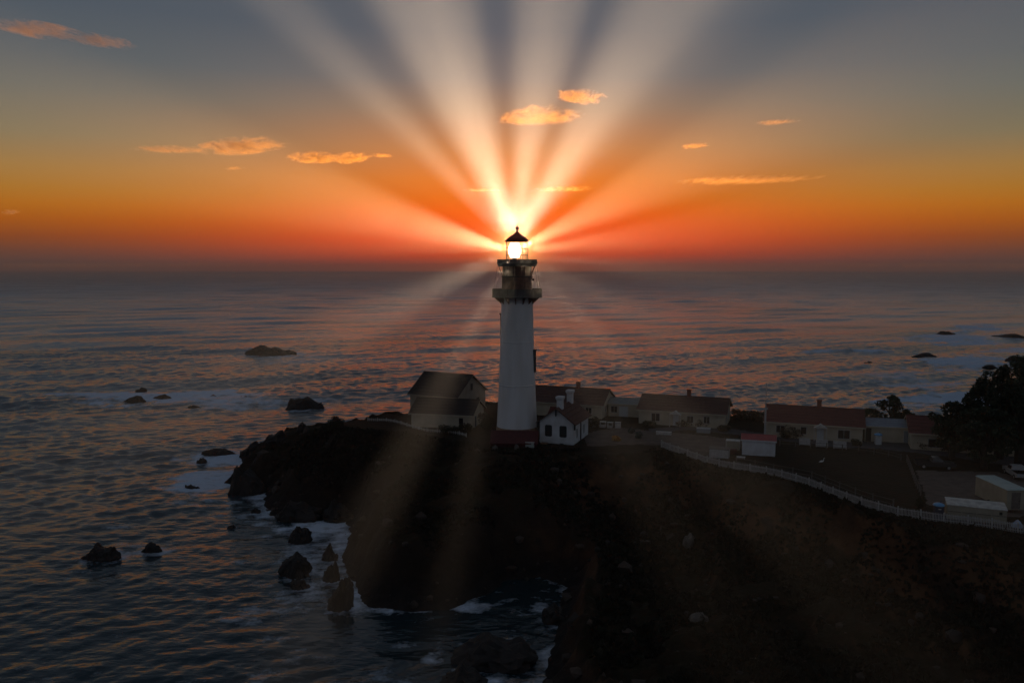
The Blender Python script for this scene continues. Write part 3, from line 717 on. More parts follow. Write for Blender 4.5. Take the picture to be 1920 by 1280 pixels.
def gable_house(name, label, cat, org, th, L, W, wall, rise, wallm, roofm, ov=.45, base=0.0, hip=False):
    t = thing(name, org, th, label, cat)
    w = MB().add([(0, 0, -1 - base), (L, 0, -1 - base), (L, W, -1 - base), (0, W, -1 - base), (0, 0, wall), (L, 0, wall), (L, W, wall), (0, W, wall), (0, W / 2, wall + rise - .02), (L, W / 2, wall + rise - .02)],
                 [(0, 1, 5, 4), (2, 3, 7, 6), (1, 2, 6, 9, 5), (3, 0, 4, 8, 7), (4, 5, 9, 8), (6, 7, 8, 9)])
    w.build('wall', MT[wallm], t)
    s = rise / (W / 2); th_ = .16
    def slab(sign):
        y0, y1 = (-ov, W / 2) if sign < 0 else (W + ov, W / 2); za = wall - ov * s + .03; zb = wall + rise + .03
        a = [(-ov, y0, za), (L + ov, y0, za), (L + ov, y1, zb), (-ov, y1, zb)]
        return MB().add(a + [(x, y, z + th_) for x, y, z in a], [(0, 1, 2, 3), (7, 6, 5, 4), (0, 4, 5, 1), (1, 5, 6, 2), (2, 6, 7, 3), (3, 7, 4, 0)])
    rfs = slab(-1).build('roof', MT[roofm], t); slab(1).build('roof', MT[roofm], t)
    MB().bar((-ov - .02, W / 2, wall + rise + .2), (L + ov + .02, W / 2, wall + rise + .2), .09, 6).build('ridge_cap', MT[roofm], rfs)
    # shingle courses as thin steps on the near slope
    n = max(4, int(W / 2 / .8)); me_ = None
    for k in range(1, n):
        f = k / n; y = -ov + (W / 2 + ov) * f; z = wall - ov * s + .03 + th_ + (rise + ov * s) * f
        MB().box(-ov, L + ov, y - .05, y + .16, z - .03, z + .035).build('shingle_course', MT[roofm], rfs)
    MB().box(-ov, L + ov, -ov - .03, -ov - .004, wall - ov * s - .02, wall - ov * s + .2).build('fascia', MT[wallm], t)
    for xx in (-ov - .02, L + ov):
        vb = MB().add([(xx, -ov, wall - ov * s - .02), (xx, W / 2, wall + rise - .02), (xx, W + ov, wall - ov * s - .02), (xx, W + ov, wall - ov * s + .15), (xx, W / 2, wall + rise + .17), (xx, -ov, wall - ov * s + .15)] +
                      [(xx + .02, -ov, wall - ov * s - .02), (xx + .02, W / 2, wall + rise - .02), (xx + .02, W + ov, wall - ov * s - .02), (xx + .02, W + ov, wall - ov * s + .15), (xx + .02, W / 2, wall + rise + .17), (xx + .02, -ov, wall - ov * s + .15)],
                      [(0, 1, 4, 5), (1, 2, 3, 4), (6, 11, 10, 7), (7, 10, 9, 8), (0, 6, 7, 1), (1, 7, 8, 2)])
        vb.build('barge_board', MT[wallm], t)
    return t, rfs
def chimney(roof, x, y, z0, z1, w, m, flare=False):
    c = MB(); c.box(x - w / 2, x + w / 2, y - w / 2, y + w / 2, z0, z1)
    o = c.build('chimney', MT[m], roof)
    if flare:
        c2 = MB().lathe([(w * .72, z1 - .5), (w * .95, z1 - .2), (w * .95, z1 + .12), (w * .6, z1 + .2), (0, z1 + .2)], 4, x, y, R(45), R(405)); c2.build('chimney_cap', MT[m], o)
    else:
        MB().box(x - w / 2 - .06, x + w / 2 + .06, y - w / 2 - .06, y + w / 2 + .06, z1 - .15, z1 + .03).build('chimney_cap', MT[m], o)

TH = R(-21)
def at_eave(pxL, pyL, z): p = P(pxL, pyL, z); return (p.x, p.y, GZ)
# two long dwellings of the row right of the tower, the hostel and its neighbour
ax, ay = math.cos(TH), math.sin(TH); bx, by = -ay, ax
def row_house(right_eave, L, W, rise, label, roofm, wallm='cream'):
    p = P(*right_eave, 13.7); org = (p.x - L * ax, p.y - L * ay, GZ)
    return gable_house('dwelling_house', label, 'house', org, TH, L, W, 2.7, rise, wallm, roofm)
h1, r1 = row_house((1128, 760), 15.8, 10.2, 2.3, 'long brown-roofed dwelling half hidden behind the lighthouse', 'roof_brown')
chimney(r1, 9.6, 5.1, 4.6, 6.3, .7, 'brick')
window(h1, 'f', 13.2, 1.0, 1.2, 1.1, 15.8, 10); window(h1, 'f', 9.5, 1.0, 1.4, 1.1, 15.8, 10); window(h1, 'r', 3.2, 1.0, 1.0, 1.2, 15.8, 10)
h2, r2 = row_house((1359, 777), 15.8, 9.8, 2.05, 'long brown-roofed dwelling with gabled porch, second right of the lighthouse', 'roof_brown')
chimney(r2, 8.6, 4.9, 4.4, 6.2, .7, 'brick')
window(h2, 'f', 3.2, .7, 1.5, 1.4, 15.8, 10); window(h2, 'f', 9.6, .8, 1.1, 1.2, 15.8, 10); window(h2, 'f', 12.6, .9, 1.0, 1.2, 15.8, 10); window(h2, 'r', 3.0, .9, .9, 1.2, 15.8, 10); window(h2, 'r', 6.6, .9, .9, 1.2, 15.8, 10)
h3, r3 = row_house((1618, 801), 15.5, 9.8, 2.05, 'red-roofed long dwelling behind the white benches', 'roof_red')
chimney(r3, 8.6, 4.9, 4.4, 6.2, .75, 'brick')
window(h3, 'f', 6.2, .9, .9, 1.2, 15.5, 10); window(h3, 'f', 12.6, .6, 1.8, 1.4, 15.5, 10); window(h3, 'f', 2.4, .9, 1.3, 1.2, 15.5, 10)
p = P(1709, 811, 13.7)
h4, r4 = gable_house('dwelling_house', 'red-roofed dwelling partly hidden by the tall dark trees', 'house', (p.x, p.y, GZ), TH, 16.0, 9.6, 2.7, 1.9, 'cream', 'roof_red')
window(h4, 'f', 3.6, .6, 2.2, 1.3, 16, 9.6); window(h4, 'f', 8.2, .8, 1.2, 1.2, 16, 9.6); window(h4, 'f', 12.2, .8, 1.2, 1.2, 16, 9.6)
def porch(h, x, m):
    po = empty('porch', (x, 0, 0), 0, h)
    MB().add([(-1.1, -1.3, 2.3), (1.1, -1.3, 2.3), (0, -1.3, 2.95), (-1.1, 0, 2.3), (1.1, 0, 2.3), (0, 0, 2.95)], [(0, 1, 2), (0, 2, 5, 3), (1, 4, 5, 2), (0, 3, 4, 1)]).build('porch_roof', MT['trim'], po)
    for s in (-1, 1): MB().box(s * .95 - .06, s * .95 + .06, -1.25, -1.13, -.3, 2.3).build('porch_post', MT['trim'], po)
porch(h2, 7.0, 'trim'); door(h2, 'f', 7.0, 1.0, 2.05, 15.8, 'door_white')
porch(h3, 8.9, 'trim'); door(h3, 'f', 8.9, 1.0, 2.05, 15.5, 'door_white')
door(h1, 'f', 11.4, .95, 2.05, 15.8, 'door_blue')
# low links between the dwellings
def link(label, pl, pr, zE, W, rise, roofm, wallm):
    a, b = P(*pl, zE), P(*pr, zE); L = math.hypot(b.x - a.x, b.y - a.y); th = math.atan2(b.y - a.y, b.x - a.x)
    t, r = gable_house('link_building', label, 'building', (a.x, a.y, GZ), th, L, W, zE - GZ, rise, wallm, roofm, ov=.25); return t, L
lk1, L1 = link('low grey-roofed link between the two brown-roofed dwellings', (1141, 757), (1204, 760), 13.4, 5.5, .75, 'roof_grey', 'cream')
door(lk1, 'f', L1 * .45, 1.7, 2.0, L1, 'door_white'); window(lk1, 'f', L1 * .17, .8, 1.2, 1.2, L1, 5)
lk2, L2 = link('low blue-grey-roofed link between the two red-roofed dwellings', (1622, 799), (1707, 803), 13.55, 5.5, .8, 'roof_blue', 'cream')
MB().box(.15, 1.0, -.03, .02, 0, 2.3).build('dark_doorway', MT['shutter'], lk2); door(lk2, 'f', L2 - .55, .8, 2.1, L2, 'door_blue')
# fog signal building and its annex, left of the tower
p = P(769, 737, 15)
f1, fr1 = gable_house('fog_signal_building', 'tall gabled cream building with dark roof left of the lighthouse', 'building', (p.x, p.y, GZ), R(-27), 11.0, 11.6, 4.0, 3.6, 'tan', 'roof_dark')
window(f1, 'r', 5.8, 4.6, .9, 1.4, 11, 11.6, 'tan'); window(f1, 'r', 3.2, 1.2, 1.1, 1.6, 11, 11.6, 'tan'); window(f1, 'r', 8.4, 1.2, 1.1, 1.6, 11, 11.6, 'tan')
p = P(771, 773.5, 13.6)
f2, fr2 = gable_house('store_building', 'low dark-roofed cream building in front of the tall gabled one', 'building', (p.x, p.y, GZ), R(-13), 11.6, 8.6, 2.6, 2.0, 'cream', 'roof_dark')
window(f2, 'f', 9.6, .9, .8, 1.1, 11.6, 9, 'cream'); door(f2, 'r', 2.6, 1.1, 2.0, 11.6, 'shutter'); window(f2, 'r', 5.8, .9, 1.0, 1.2, 11.6, 9, 'tan')
MB().box(-.02, .6, -.03, .02, -.5, .05).build('step', MT['base_brick'], f2)
# the small white cottage at the foot of the tower
p = P(1012, 829, GZ)
co = thing('cottage', (p.x, p.y, GZ), TH, 'white cottage with shuttered windows and two white chimneys beside the tower', 'house')
CW, CD, CE, CR = 5.9, 9.0, 3.7, 2.2
MB().add([(0, 0, -1.5), (CW, 0, -1.5), (CW, CD, -1.5), (0, CD, -1.5), (0, 0, CE), (CW, 0, CE), (CW, CD, CE), (0, CD, CE), (CW / 2, 0, CE + CR - .02), (CW / 2, CD, CE + CR - .02)],
         [(0, 1, 5, 8, 4), (2, 3, 7, 9, 6), (1, 2, 6, 5), (3, 0, 4, 7), (5, 6, 9, 8), (7, 4, 8, 9)]).build('wall', MT['white_wall'], co)
def cslab(sg):
    x0 = -.5 if sg < 0 else CW + .5; s_ = CR / (CW / 2); za = CE - .5 * s_ + .03; a = [(x0, -.6, za), (CW / 2, -.6, CE + CR + .03), (CW / 2, CD + .5, CE + CR + .03), (x0, CD + .5, za)]
    return MB().add(a + [(x, y, z + .16) for x, y, z in a], [(0, 1, 2, 3), (7, 6, 5, 4), (0, 4, 5, 1), (1, 5, 6, 2), (2, 6, 7, 3), (3, 7, 4, 0)]).build('roof', MT['roof_brown'], co)
ra, rb = cslab(-1), cslab(1)
for k in range(1, 5):
    f = k / 5; x = CW + .5 - (CW / 2 + .5) * f; z = CE - .5 * CR / (CW / 2) + .19 + (CR + .5 * CR / (CW / 2)) * f
    MB().box(x - .1, x + .08, -.6, CD + .5, z - .03, z + .035).build('shingle_course', MT['roof_brown'], rb)
chimney(ra, CW / 2 + .15, 1.5, CE + CR - .4, CE + CR + 1.75, .95, 'white_wall', True)
chimney(rb, CW / 2 + .1, 7.4, CE + CR - .4, CE + CR + 2.0, .95, 'white_wall', True)
for cx_ in (1.55, 4.1):
    sh = MB(); hw, hb, ht = .62, 1.15, 3.1
    poly = [(-hw, hb + .15), (-.4, hb), (.4, hb), (hw, hb + .15), (hw, ht - .15), (.42, ht), (-.42, ht), (-hw, ht - .15)]
    sh.add([(cx_ + x, -.05, z) for x, z in poly] + [(cx_ + x, .02, z) for x, z in poly], [tuple(range(8)), tuple(range(8, 16))[::-1]] + [(k, (k + 8), (k + 1) % 8 + 8, (k + 1) % 8) for k in range(8)])
    w_ = sh.build('shutter', MT['shutter'], co)
    MB().box(cx_ - .02, cx_ + .02, -.065, -.052, hb + .1, ht - .1).build('meeting_stile', MT['dark_iron'], w_)
    MB().box(cx_ - hw - .12, cx_ + hw + .12, -.12, .02, hb - .16, hb - .01).build('sill', MT['white_wall'], co)
MB().box(-.04, CW + .04, -.07, .02, .28, .46).build('base_course', MT['white_wall'], co)
MB().box(3.6, 4.2, -.03, .02, -.3, .12).build('vent', MT['shutter'], co)
MB().box(.4, 1.5, -.9, 0, -1, .1).build('steps', MT['base_brick'], co)
for (bx_, bz) in ((-.3, CE - .1), (CW + .3, CE - .1)):
    MB().box(bx_ - .09, bx_ + .09, -.5, .0, bz - 1.0, bz - .1).build('eave_bracket', MT['shutter'], co)
MB().box(CW / 2 - .1, CW / 2 + .1, -.52, -.3, CE + CR - 1.2, CE + CR - .05).build('apex_pendant', MT['shutter'], co)
for yy in (2.0, 6.2):
    window(co, 'r', yy, .9, .6, 1.5, CW, CD, 'white_wall', 'shutter', False)
MB().box(CW + .003, CW + .14, 4.0, 4.3, -.5, CE - .5).build('downpipe', MT['dark_iron'], co)
# its wing
wg, wr = gable_house('cottage_wing', 'small red-roofed white wing between the tower and the white cottage', 'building',
                     (p.x - .6 + bx * 6.2, p.y + by * 6.2, GZ), TH, 5.2, 4.6, 3.1, 1.35, 'white_wall', 'roof_red', ov=.3)
window(wg, 'f', 1.1, 1.1, .7, 1.2, 5.2, 4.6)
# red shed leaning before the tower
a, b = P(921, 829, 11.7), P(1006, 830, 11.7)
th = math.atan2(b.y - a.y, b.x - a.x); L = (b - a).length
rs_ = thing('lean_to_shed', (a.x, a.y, GZ - .4), th, 'low oxide-red shed roof at the foot of the lighthouse', 'shed')
MB().add([(0, 0, -.9), (L, 0, -.9), (L, 2.6, -.9), (0, 2.6, -.9), (0, 0, 1.0), (L, 0, 1.0), (L, 2.6, 2.3), (0, 2.6, 2.3)], [(0, 1, 5, 4), (1, 2, 6, 5), (2, 3, 7, 6), (3, 0, 4, 7)]).build('wall', MT['shed_red'], rs_)
a_ = [(-.25, -.35, .9), (L + .25, -.35, .9), (L + .25, 2.75, 2.45), (-.25, 2.75, 2.45)]
rr_ = MB().add(a_ + [(x, y, z + .12) for x, y, z in a_], [(0, 3, 2, 1), (4, 5, 6, 7), (0, 1, 5, 4), (1, 2, 6, 5), (2, 3, 7, 6), (3, 0, 4, 7)]).build('roof', MT['shed_red'], rs_)
for k in range(9):
    x = L * k / 8
    MB().add([(x - .03, -.36, 1.02), (x + .03, -.36, 1.02), (x + .03, 2.75, 2.57), (x - .03, 2.75, 2.57), (x - .03, -.36, 1.09), (x + .03, -.36, 1.09), (x + .03, 2.75, 2.64), (x - .03, 2.75, 2.64)],
             [(4, 5, 6, 7), (0, 1, 5, 4), (1, 2, 6, 5), (3, 0, 4, 7)]).build('roof_batten', MT['shed_red'], rr_)
# small white shed with the red roof, on the grass
pa, pb = P(1391, 852, GZ), P(1453, 856, GZ)
L = (pb - pa).length; th = math.atan2(pb.y - pa.y, pb.x - pa.x)
sh_, _r = gable_house('garden_shed', 'small white shed with faded red roof on the lawn', 'shed', (pa.x, pa.y, GZ), th, L, 2.6, 2.35, .55, 'white_wall', 'shed_roof_red', ov=.2)
door(sh_, 'r', 1.3, .8, 1.8, L, 'door_blue')

# container and trailer on the right
pa, pb = P(1775, 973, GZ), P(1887, 985, GZ); L = (pb - pa).length; th = math.atan2(pb.y - pa.y, pb.x - pa.x)
ct = thing('storage_container', (pa.x, pa.y, GZ), th, 'long beige storage container with blotched pale top beside the picket fence', 'container')
MB().box(0, L, 0, 2.4, .1, 1.75).build('body', MT['container'], ct)
MB().add([(-.06, -.1, 1.72), (L + .06, -.1, 1.72), (L + .06, 2.5, 1.95), (-.06, 2.5, 1.95), (-.06, -.1, 1.80), (L + .06, -.1, 1.80), (L + .06, 2.5, 2.03), (-.06, 2.5, 2.03)],
         [(0, 3, 2, 1), (4, 5, 6, 7), (0, 1, 5, 4), (1, 2, 6, 5), (2, 3, 7, 6), (3, 0, 4, 7)]).build('top', MT['pale_top'], ct)
for k in range(5): MB().box(L * k / 4 - .05 if k else 0, L * k / 4 + .05 if k < 4 else L, -.04, 0, .1, 1.7).build('rib', MT['container'], ct)
MB().box(0, L, -.035, -.002, .98, 1.05).build('seam', MT['wood'], ct)
for x in (.4, L - .6): MB().box(x, x + .25, .2, 2.2, -.3, .1).build('skid', MT['wood'], ct)
MB().box(L - .75, L - .45, -.03, 0, 1.15, 1.5).build('vent', MT['shutter'], ct)
# box trailer
pa = P(1893, 968, GZ)
bt = thing('box_trailer', (pa.x + .2, pa.y + 1.0, GZ), R(0), 'tall cream box trailer with pale green roof at the right edge', 'trailer')
MB().box(0, 2.5, 0, 6.5, .5, 2.9).build('body', MT['container'], bt)
MB().add([(-.06, -.1, 2.9), (2.56, -.1, 2.9), (2.56, 6.6, 2.9), (-.06, 6.6, 2.9), (.2, .1, 3.05), (2.3, .1, 3.05), (2.3, 6.4, 3.05), (.2, 6.4, 3.05)], [(0, 3, 2, 1), (4, 5, 6, 7), (0, 1, 5, 4), (1, 2, 6, 5), (2, 3, 7, 6), (3, 0, 4, 7)]).build('roof', MT['pale_green'], bt)
dd_ = MB().box(.55, 1.6, -.04, 0, .6, 2.6).build('door', MT['wood'], bt); MB().box(1.4, 1.5, -.09, -.041, 1.5, 1.7).build('handle', MT['dark_iron'], dd_)
def wheel(parent, x, y, z, r=.36, w=.24):
    o = MB().lathe([(r * .55, -w / 2), (r * .95, -w / 2), (r, -w / 2 + .04), (r, w / 2 - .04), (r * .95, w / 2), (r * .55, w / 2)], 18)
    me_ = o.mesh('wheel'); me_.transform(Matrix.Rotation(R(90), 4, 'Y')); k = obj('wheel', me_, MT['tyre'], parent, (x, y, z))
    m2 = MB().lathe([(0, -w / 2 + .05), (r * .55, -w / 2 + .03), (r * .55, w / 2 - .03), (0, w / 2 - .05)], 14).mesh('rim'); m2.transform(Matrix.Rotation(R(90), 4, 'Y')); obj('rim', m2, MT['van_white'], k)
for s in (.05, 2.45):
    for yy in (2.6, 3.5): wheel(bt, s, yy, .37)
# pickups: same body plan, nose towards +y
def pickup(loc, rz, label, m, m2='glass'):
    t = thing('pickup_truck', loc, rz, label, 'pickup truck')
    w = .92
    side = [(-2.6, .55), (-2.6, 1.05), (-.55, 1.08), (-.35, 1.10), (1.05, 1.10), (2.45, 1.0), (2.62, .85), (2.62, .5), (2.0, .42), (-2.3, .42)]
    b = MB(); n = len(side)
    b.add([(-w, y, z) for y, z in side] + [(w, y, z) for y, z in side], [tuple(range(n)), tuple(range(n, 2 * n))[::-1]] + [(k, k + n, (k + 1) % n + n, (k + 1) % n) for k in range(n) if k != 1])
    b.build('body', MT[m], t)
    MB().box(-w + .1, w - .1, -2.5, -.62, .62, .66).build('bed_floor', MT['dark_iron'], t)
    cabp = [(-.5, 1.1, w - .04), (-.42, 1.68, w - .18), (.55, 1.70, w - .18), (1.15, 1.1, w - .04)]
    cbn = MB(); cbn.add([(-q, y, z) for y, z, q in cabp] + [(q, y, z) for y, z, q in cabp], [(0, 1, 2, 3), (7, 6, 5, 4), (0, 4, 5, 1), (1, 5, 6, 2), (2, 6, 7, 3)]); cbn.build('cab', MT[m], t)
    MB().add([(-.68, .64, 1.655), (.68, .64, 1.655), (.80, 1.12, 1.17), (-.80, 1.12, 1.17)], [(0, 1, 2, 3)]).build('windscreen', MT[m2], t).location = (0, .02, .02)
    for s in (-1, 1):
        MB().add([(s * .80, -.34, 1.62), (s * .80, .52, 1.62), (s * .905, .98, 1.16), (s * .905, -.42, 1.16)], [(0, 1, 2, 3)]).build('side_window', MT[m2], t)
        MB().box(s * .62 - .18, s * .62 + .18, 2.58, 2.64, .72, .88).build('headlight', MT['trim'], t)
        for yy in (-1.6, 1.7): wheel(t, s * .84, yy, .37)
    MB().box(-.9, .9, 2.6, 2.72, .42, .6).build('bumper', MT['dark_iron'], t)
    return t
p = P(1752, 878, GZ)
pickup((p.x, p.y, GZ + .05), R(-106), 'dark pickup truck parked on the near side of the road', 'car_dark')
p = P(1899, 900, GZ)
pickup((p.x + 1.5, p.y + 1.6, GZ + .06), R(-12), 'white pickup truck with open bed at the right edge', 'van_white')
# portable toilets with blue domes
def toilet(px, py, z, label, body, s=1.0, name='portable_toilet', cat='portable toilet'):
    p = P(px, py, z); t = thing(name, (p.x, p.y, ground(p.x, p.y)), R(-10), label, cat)
    MB().box(-.54 * s, .54 * s, -.54 * s, .54 * s, 0, 1.95 * s).build('body', MT[body], t)
    MB().box(-.40 * s, .40 * s, -.56 * s, -.54 * s, .1 * s, 1.85 * s).build('door', MT[body], t)
    d_ = [(0, 0)]
    dome = MB()
    for j in range(6):
        pass
    prof_ = [(.78 * s, 1.95 * s), (.80 * s, 2.03 * s), (.72 * s, 2.16 * s), (.5 * s, 2.28 * s), (.2 * s, 2.34 * s), (0, 2.35 * s)]
    dome.lathe(prof_, 16).build('dome_roof', MT['blue_plastic'], t, True)
    MB().box(-.2 * s, .2 * s, -.565 * s, -.562 * s, 1.45 * s, 1.6 * s).build('door_plate', MT['trim'], t)
    MB().bar((.4 * s, .4 * s, 1.95 * s), (.4 * s, .4 * s, 2.6 * s), .05, 8).build('vent_pipe', MT['dark_plastic'], t)
toilet(1759, 971, GZ, 'navy portable toilet with light blue dome beside the beige container', 'dark_plastic', .8)
toilet(1646, 833, GZ, 'white booth with light blue dome in front of the grey-blue-roofed link', 'door_white', .82, 'ticket_booth', 'booth')
# blue tarp bundle and the red pile by the trailer
p = P(1912, 990, GZ)
def heap(name, loc, sx, sy, sz, m, label, cat, seed):
    return tag(obj(name, rock_mesh(name, sx, sy, sz, seed, 3, .5), MT[m], None, loc), label, cat)
heap('tarpaulin_bundle', (p.x, p.y + .6, GZ), .7, .6, .8, 'tarp', 'pale blue tarpaulin bundle by the fence at the right edge', 'tarpaulin', 61)
p = P(1897, 962, GZ)
heap('soil_heap', (p.x - .1, p.y + .8, GZ), .7, .7, .75, 'shed_red', 'reddish brown heap between the container and the trailer', 'heap', 62)
# trailer boxes by the small white shed
def crate(name, px0, px1, py, zt, dep, m, label, cat, topm=None, th=R(-19)):
    a, b = P(px0, py, GZ), P(px1, py + (px1 - px0) * .06, GZ); L = abs(b.x - a.x) / math.cos(th)
    t = thing(name, (a.x, a.y, ground(a.x, a.y)), th, label, cat)
    MB().box(0, L, 0, dep, -.2, zt).build('body', MT[m], t)
    MB().box(-.05, L + .05, -.05, dep + .05, zt, zt + .07).build('lid', MT[topm or m], t)
    for k in (0, 1): MB().box(L * k - .03 - .03 * k, L * k + .03 * (1 - k) + .03 - .03 * k, -.03, -.001, 0, zt).build('corner_batten', MT[topm or m], t)
    return t
crate('storage_bin', 1329, 1366, 857, 1.35, 2.0, 'white_paint', 'low white bin with dark lid left of the small white shed', 'bin', 'wood')
crate('storage_bin', 1361, 1386, 843, 1.5, 1.6, 'container', 'cream bin with pale lid behind the low white bin', 'bin', 'pale_top')
crate('equipment_box', 1369, 1381, 851, .6, .8, 'shed_red', 'small red box between the bins and the white shed', 'box')
crate('wooden_pallet', 1381, 1396, 860, .22, .9, 'wood', 'pale flat pallet on the ground by the white shed', 'pallet', 'white_paint')
# white benches before the red-roofed dwelling
def bench(px, py, w, label):
    p = P(px, py, GZ); t = thing('bench', (p.x, p.y, ground(p.x, p.y)), R(-16), label, 'bench', 'white benches along the road')
    for k in range(3): MB().box(-w / 2, w / 2, .38, .43, .45 + k * .25, .66 + k * .25).build('back_slat', MT['white_paint'], t)
    for k in range(2): MB().box(-w / 2, w / 2, -.05 + k * .2, .12 + k * .2, .42, .46).build('seat_slat', MT['white_paint'], t)
    MB().box(-w / 2, w / 2, -.08, -.05, .1, .44).build('front_board', MT['white_paint'], t)
    for s in (-1, 1):
        MB().box(s * (w / 2 - .06) - .05, s * (w / 2 - .06) + .05, -.05, .05, -.1, .42).build('leg', MT['white_paint'], t)
        MB().box(s * (w / 2 - .06) - .05, s * (w / 2 - .06) + .05, .43, .5, -.1, 1.2).build('leg', MT['white_paint'], t)
bench(1509, 835, 1.75, 'white slatted bench nearest the flagpole, left of three')
bench(1541, 838, 1.85, 'middle one of the three white slatted benches')
bench(1575, 841, 2.0, 'white slatted bench at the right end of the three')
# flagpole
p = P(1434, 822, GZ)
fp = thing('flagpole', (p.x, p.y, ground(p.x, p.y)), 0, 'tall thin white flagpole beside the red-roofed dwelling', 'flagpole')
zt = PD(1434, 717, p.y).z - GZ
MB().bar((0, 0, -.2), (0, 0, zt * .55), .19, 10, .16).build('lower_mast', MT['white_paint'], fp); MB().bar((0, 0, zt * .55), (0, 0, zt), .09, 8, .05).build('upper_mast', MT['white_paint'], fp)
MB().box(-.35, .35, -.04, .04, zt * .52, zt * .55).build('crosstree', MT['white_paint'], fp)
MB().lathe([(0, zt + .14), (.07, zt + .07), (0, zt)], 10).build('truck_ball', MT['white_paint'], fp)
MB().lathe([(.28, -.1), (.28, .18), (.1, .22)], 12).build('base', MT['base_brick'], fp)
# white egret on the lawn
p = P(1541, 871, GZ)
bg_ = thing('egret', (p.x, p.y, ground(p.x, p.y)), R(5), 'white long-necked wading bird standing on the dark lawn', 'bird')
def skin_body():
    pts = [((-.48, 0, .42), .03), ((-.3, 0, .47), .085), ((-.1, 0, .52), .14), ((.08, 0, .54), .13), ((.2, 0, .60), .07), ((.27, 0, .72), .04), ((.24, 0, .84), .033), ((.28, 0, .95), .032), ((.34, 0, 1.0), .045), ((.40, 0, .995), .025)]
    m = MB(); ring = 10; vs = []; fs = []
    for i, (c, r) in enumerate(pts):
        a = Vector(pts[max(i - 1, 0)][0]); b = Vector(pts[min(i + 1, len(pts) - 1)][0]); q = (b - a).normalized().to_track_quat('Z', 'Y')
        for k in range(ring):
            t = 2 * math.pi * k / ring; vs.append(Vector(c) + q @ Vector((r * math.cos(t), r * math.sin(t), 0)))
    for i in range(len(pts) - 1):
        for k in range(ring): fs.append((i * ring + k, i * ring + (k + 1) % ring, (i + 1) * ring + (k + 1) % ring, (i + 1) * ring + k))
    fs += [tuple(range(ring))[::-1], tuple(range((len(pts) - 1) * ring, len(pts) * ring))]
    return m.add(vs, fs)
skin_body().build('body', MT['bird'], bg_, True)
MB().bar((.40, 0, .995), (.56, 0, .97), .018, 6, .003).build('bill', MT['beak'], bg_)
for s in (-.05, .05): MB().bar((-.02, s, .45), (.03, s, .22), .014, 5).bar((.03, s, .22), (-.02, s, -.02), .011, 5).bar((-.02, s, 0), (.08, s, 0), .01, 4).build('leg', MT['dark_iron'], bg_)

# ------------------------------------------------------------------ fences
def polyline(pts, step):
    out_ = [Vector(pts[0])]; acc = 0
    for a, b in zip(pts[:-1], pts[1:]):
        a, b = Vector(a), Vector(b); L = (b - a).length; s = step - acc
        while s <= L: out_.append(a.lerp(b, s / L)); s += step
        acc = L - (s - step)
    return out_
# smooth the picket fence line
def smooth(pts, n=6):
    res = []
    P_ = [pts[0]] + list(pts) + [pts[-1]]
    for i in range(1, len(P_) - 2):
        for k in range(n):
            t = k / n; p0, p1, p2, p3 = P_[i - 1], P_[i], P_[i + 1], P_[i + 2]
            res.append(.5 * ((2 * p1) + (-p0 + p2) * t + (2 * p0 - 5 * p1 + 4 * p2 - p3) * t * t + (-p0 + 3 * p1 - 3 * p2 + p3) * t ** 3))
    res.append(pts[-1]); return res
def picket_fence(name, label, pts, hgt, step_post, step_picket, m, pk=True, wd=.07):
    t = thing(name, (pts[0].x, pts[0].y, GZ), 0, label, 'fence')
    o = Vector((pts[0].x, pts[0].y, GZ)); rnd = random.Random(5)
    posts = polyline(pts, step_post)
    g = lambda p: Vector((p.x, p.y, ground(p.x, p.y))) - o
    pm = MB().box(-.06, .06, -.06, .06, -.3, hgt + .08).mesh('post'); pm.materials.append(MT[m])
    for p_ in posts:
        k = obj('post', pm, None, t, g(p_)); k.rotation_euler = (rnd.uniform(-.03, .03), rnd.uniform(-.03, .03), rnd.uniform(0, 1))
    for a, b in zip(posts[:-1], posts[1:]):
        for z in ((.28, hgt - .22) if pk else (hgt * .45, hgt * .92)):
            A, B = g(a) + Vector((0, 0, z)), g(b) + Vector((0, 0, z)); MB().bar(A, B, .035 if pk else .03, 4).build('rail', MT[m], t)
    if pk:
        mb = MB()
        for p_, q_ in zip(polyline(pts, step_picket)[:-1], polyline(pts, step_picket)[1:]):
            c = g(p_); d = (q_ - p_); d.z = 0; d.normalize(); nn = Vector((d.y, -d.x, 0)) * .05; h_ = hgt + rnd.uniform(-.05, .03); tl = d * rnd.uniform(-.02, .02)
            w2 = d * wd / 2; th2 = nn * .4; up = Vector((0, 0, 1))
            vs = [c - w2 + nn + up * .04, c + w2 + nn + up * .04, c + w2 + nn + tl + up * (h_ - .07), c + nn + tl + up * h_, c - w2 + nn + tl + up * (h_ - .07)]
            vs2 = [v + th2 for v in vs]
            mb.add(vs + vs2, [(4, 3, 2, 1, 0), (5, 6, 7, 8, 9)] + [(k, (k + 1) % 5, 5 + (k + 1) % 5, 5 + k) for k in range(5)])
        tag(mb.build('pickets', MT[m], t), kind='stuff')
    return t
picket_fence('picket_fence', 'long curving white picket fence between the lawn and the cliff slope', smooth(fence_w), 1.12, 2.4, .155, 'white_paint')
lw = [P(a, b, GZ) for a, b in ((690, 786), (740, 792), (796, 808), (857, 814), (878, 820))]
picket_fence('rail_fence', 'low pale rail fence before the buildings left of the lighthouse', smooth(lw), .6, 2.2, .45, 'pale_top', True, .16)
ww = [P(a, b, GZ) for a, b in ((1700, 866), (1708, 885), (1718, 912), (1728, 932))]
picket_fence('post_fence', 'weathered post-and-rail fence at the left edge of the gravel yard', ww, 1.1, 1.6, .3, 'wood', False)
ww = [P(a, b, GZ) for a, b in ((1462, 836), (1500, 838), (1560, 842), (1620, 848), (1660, 855), (1700, 866))]
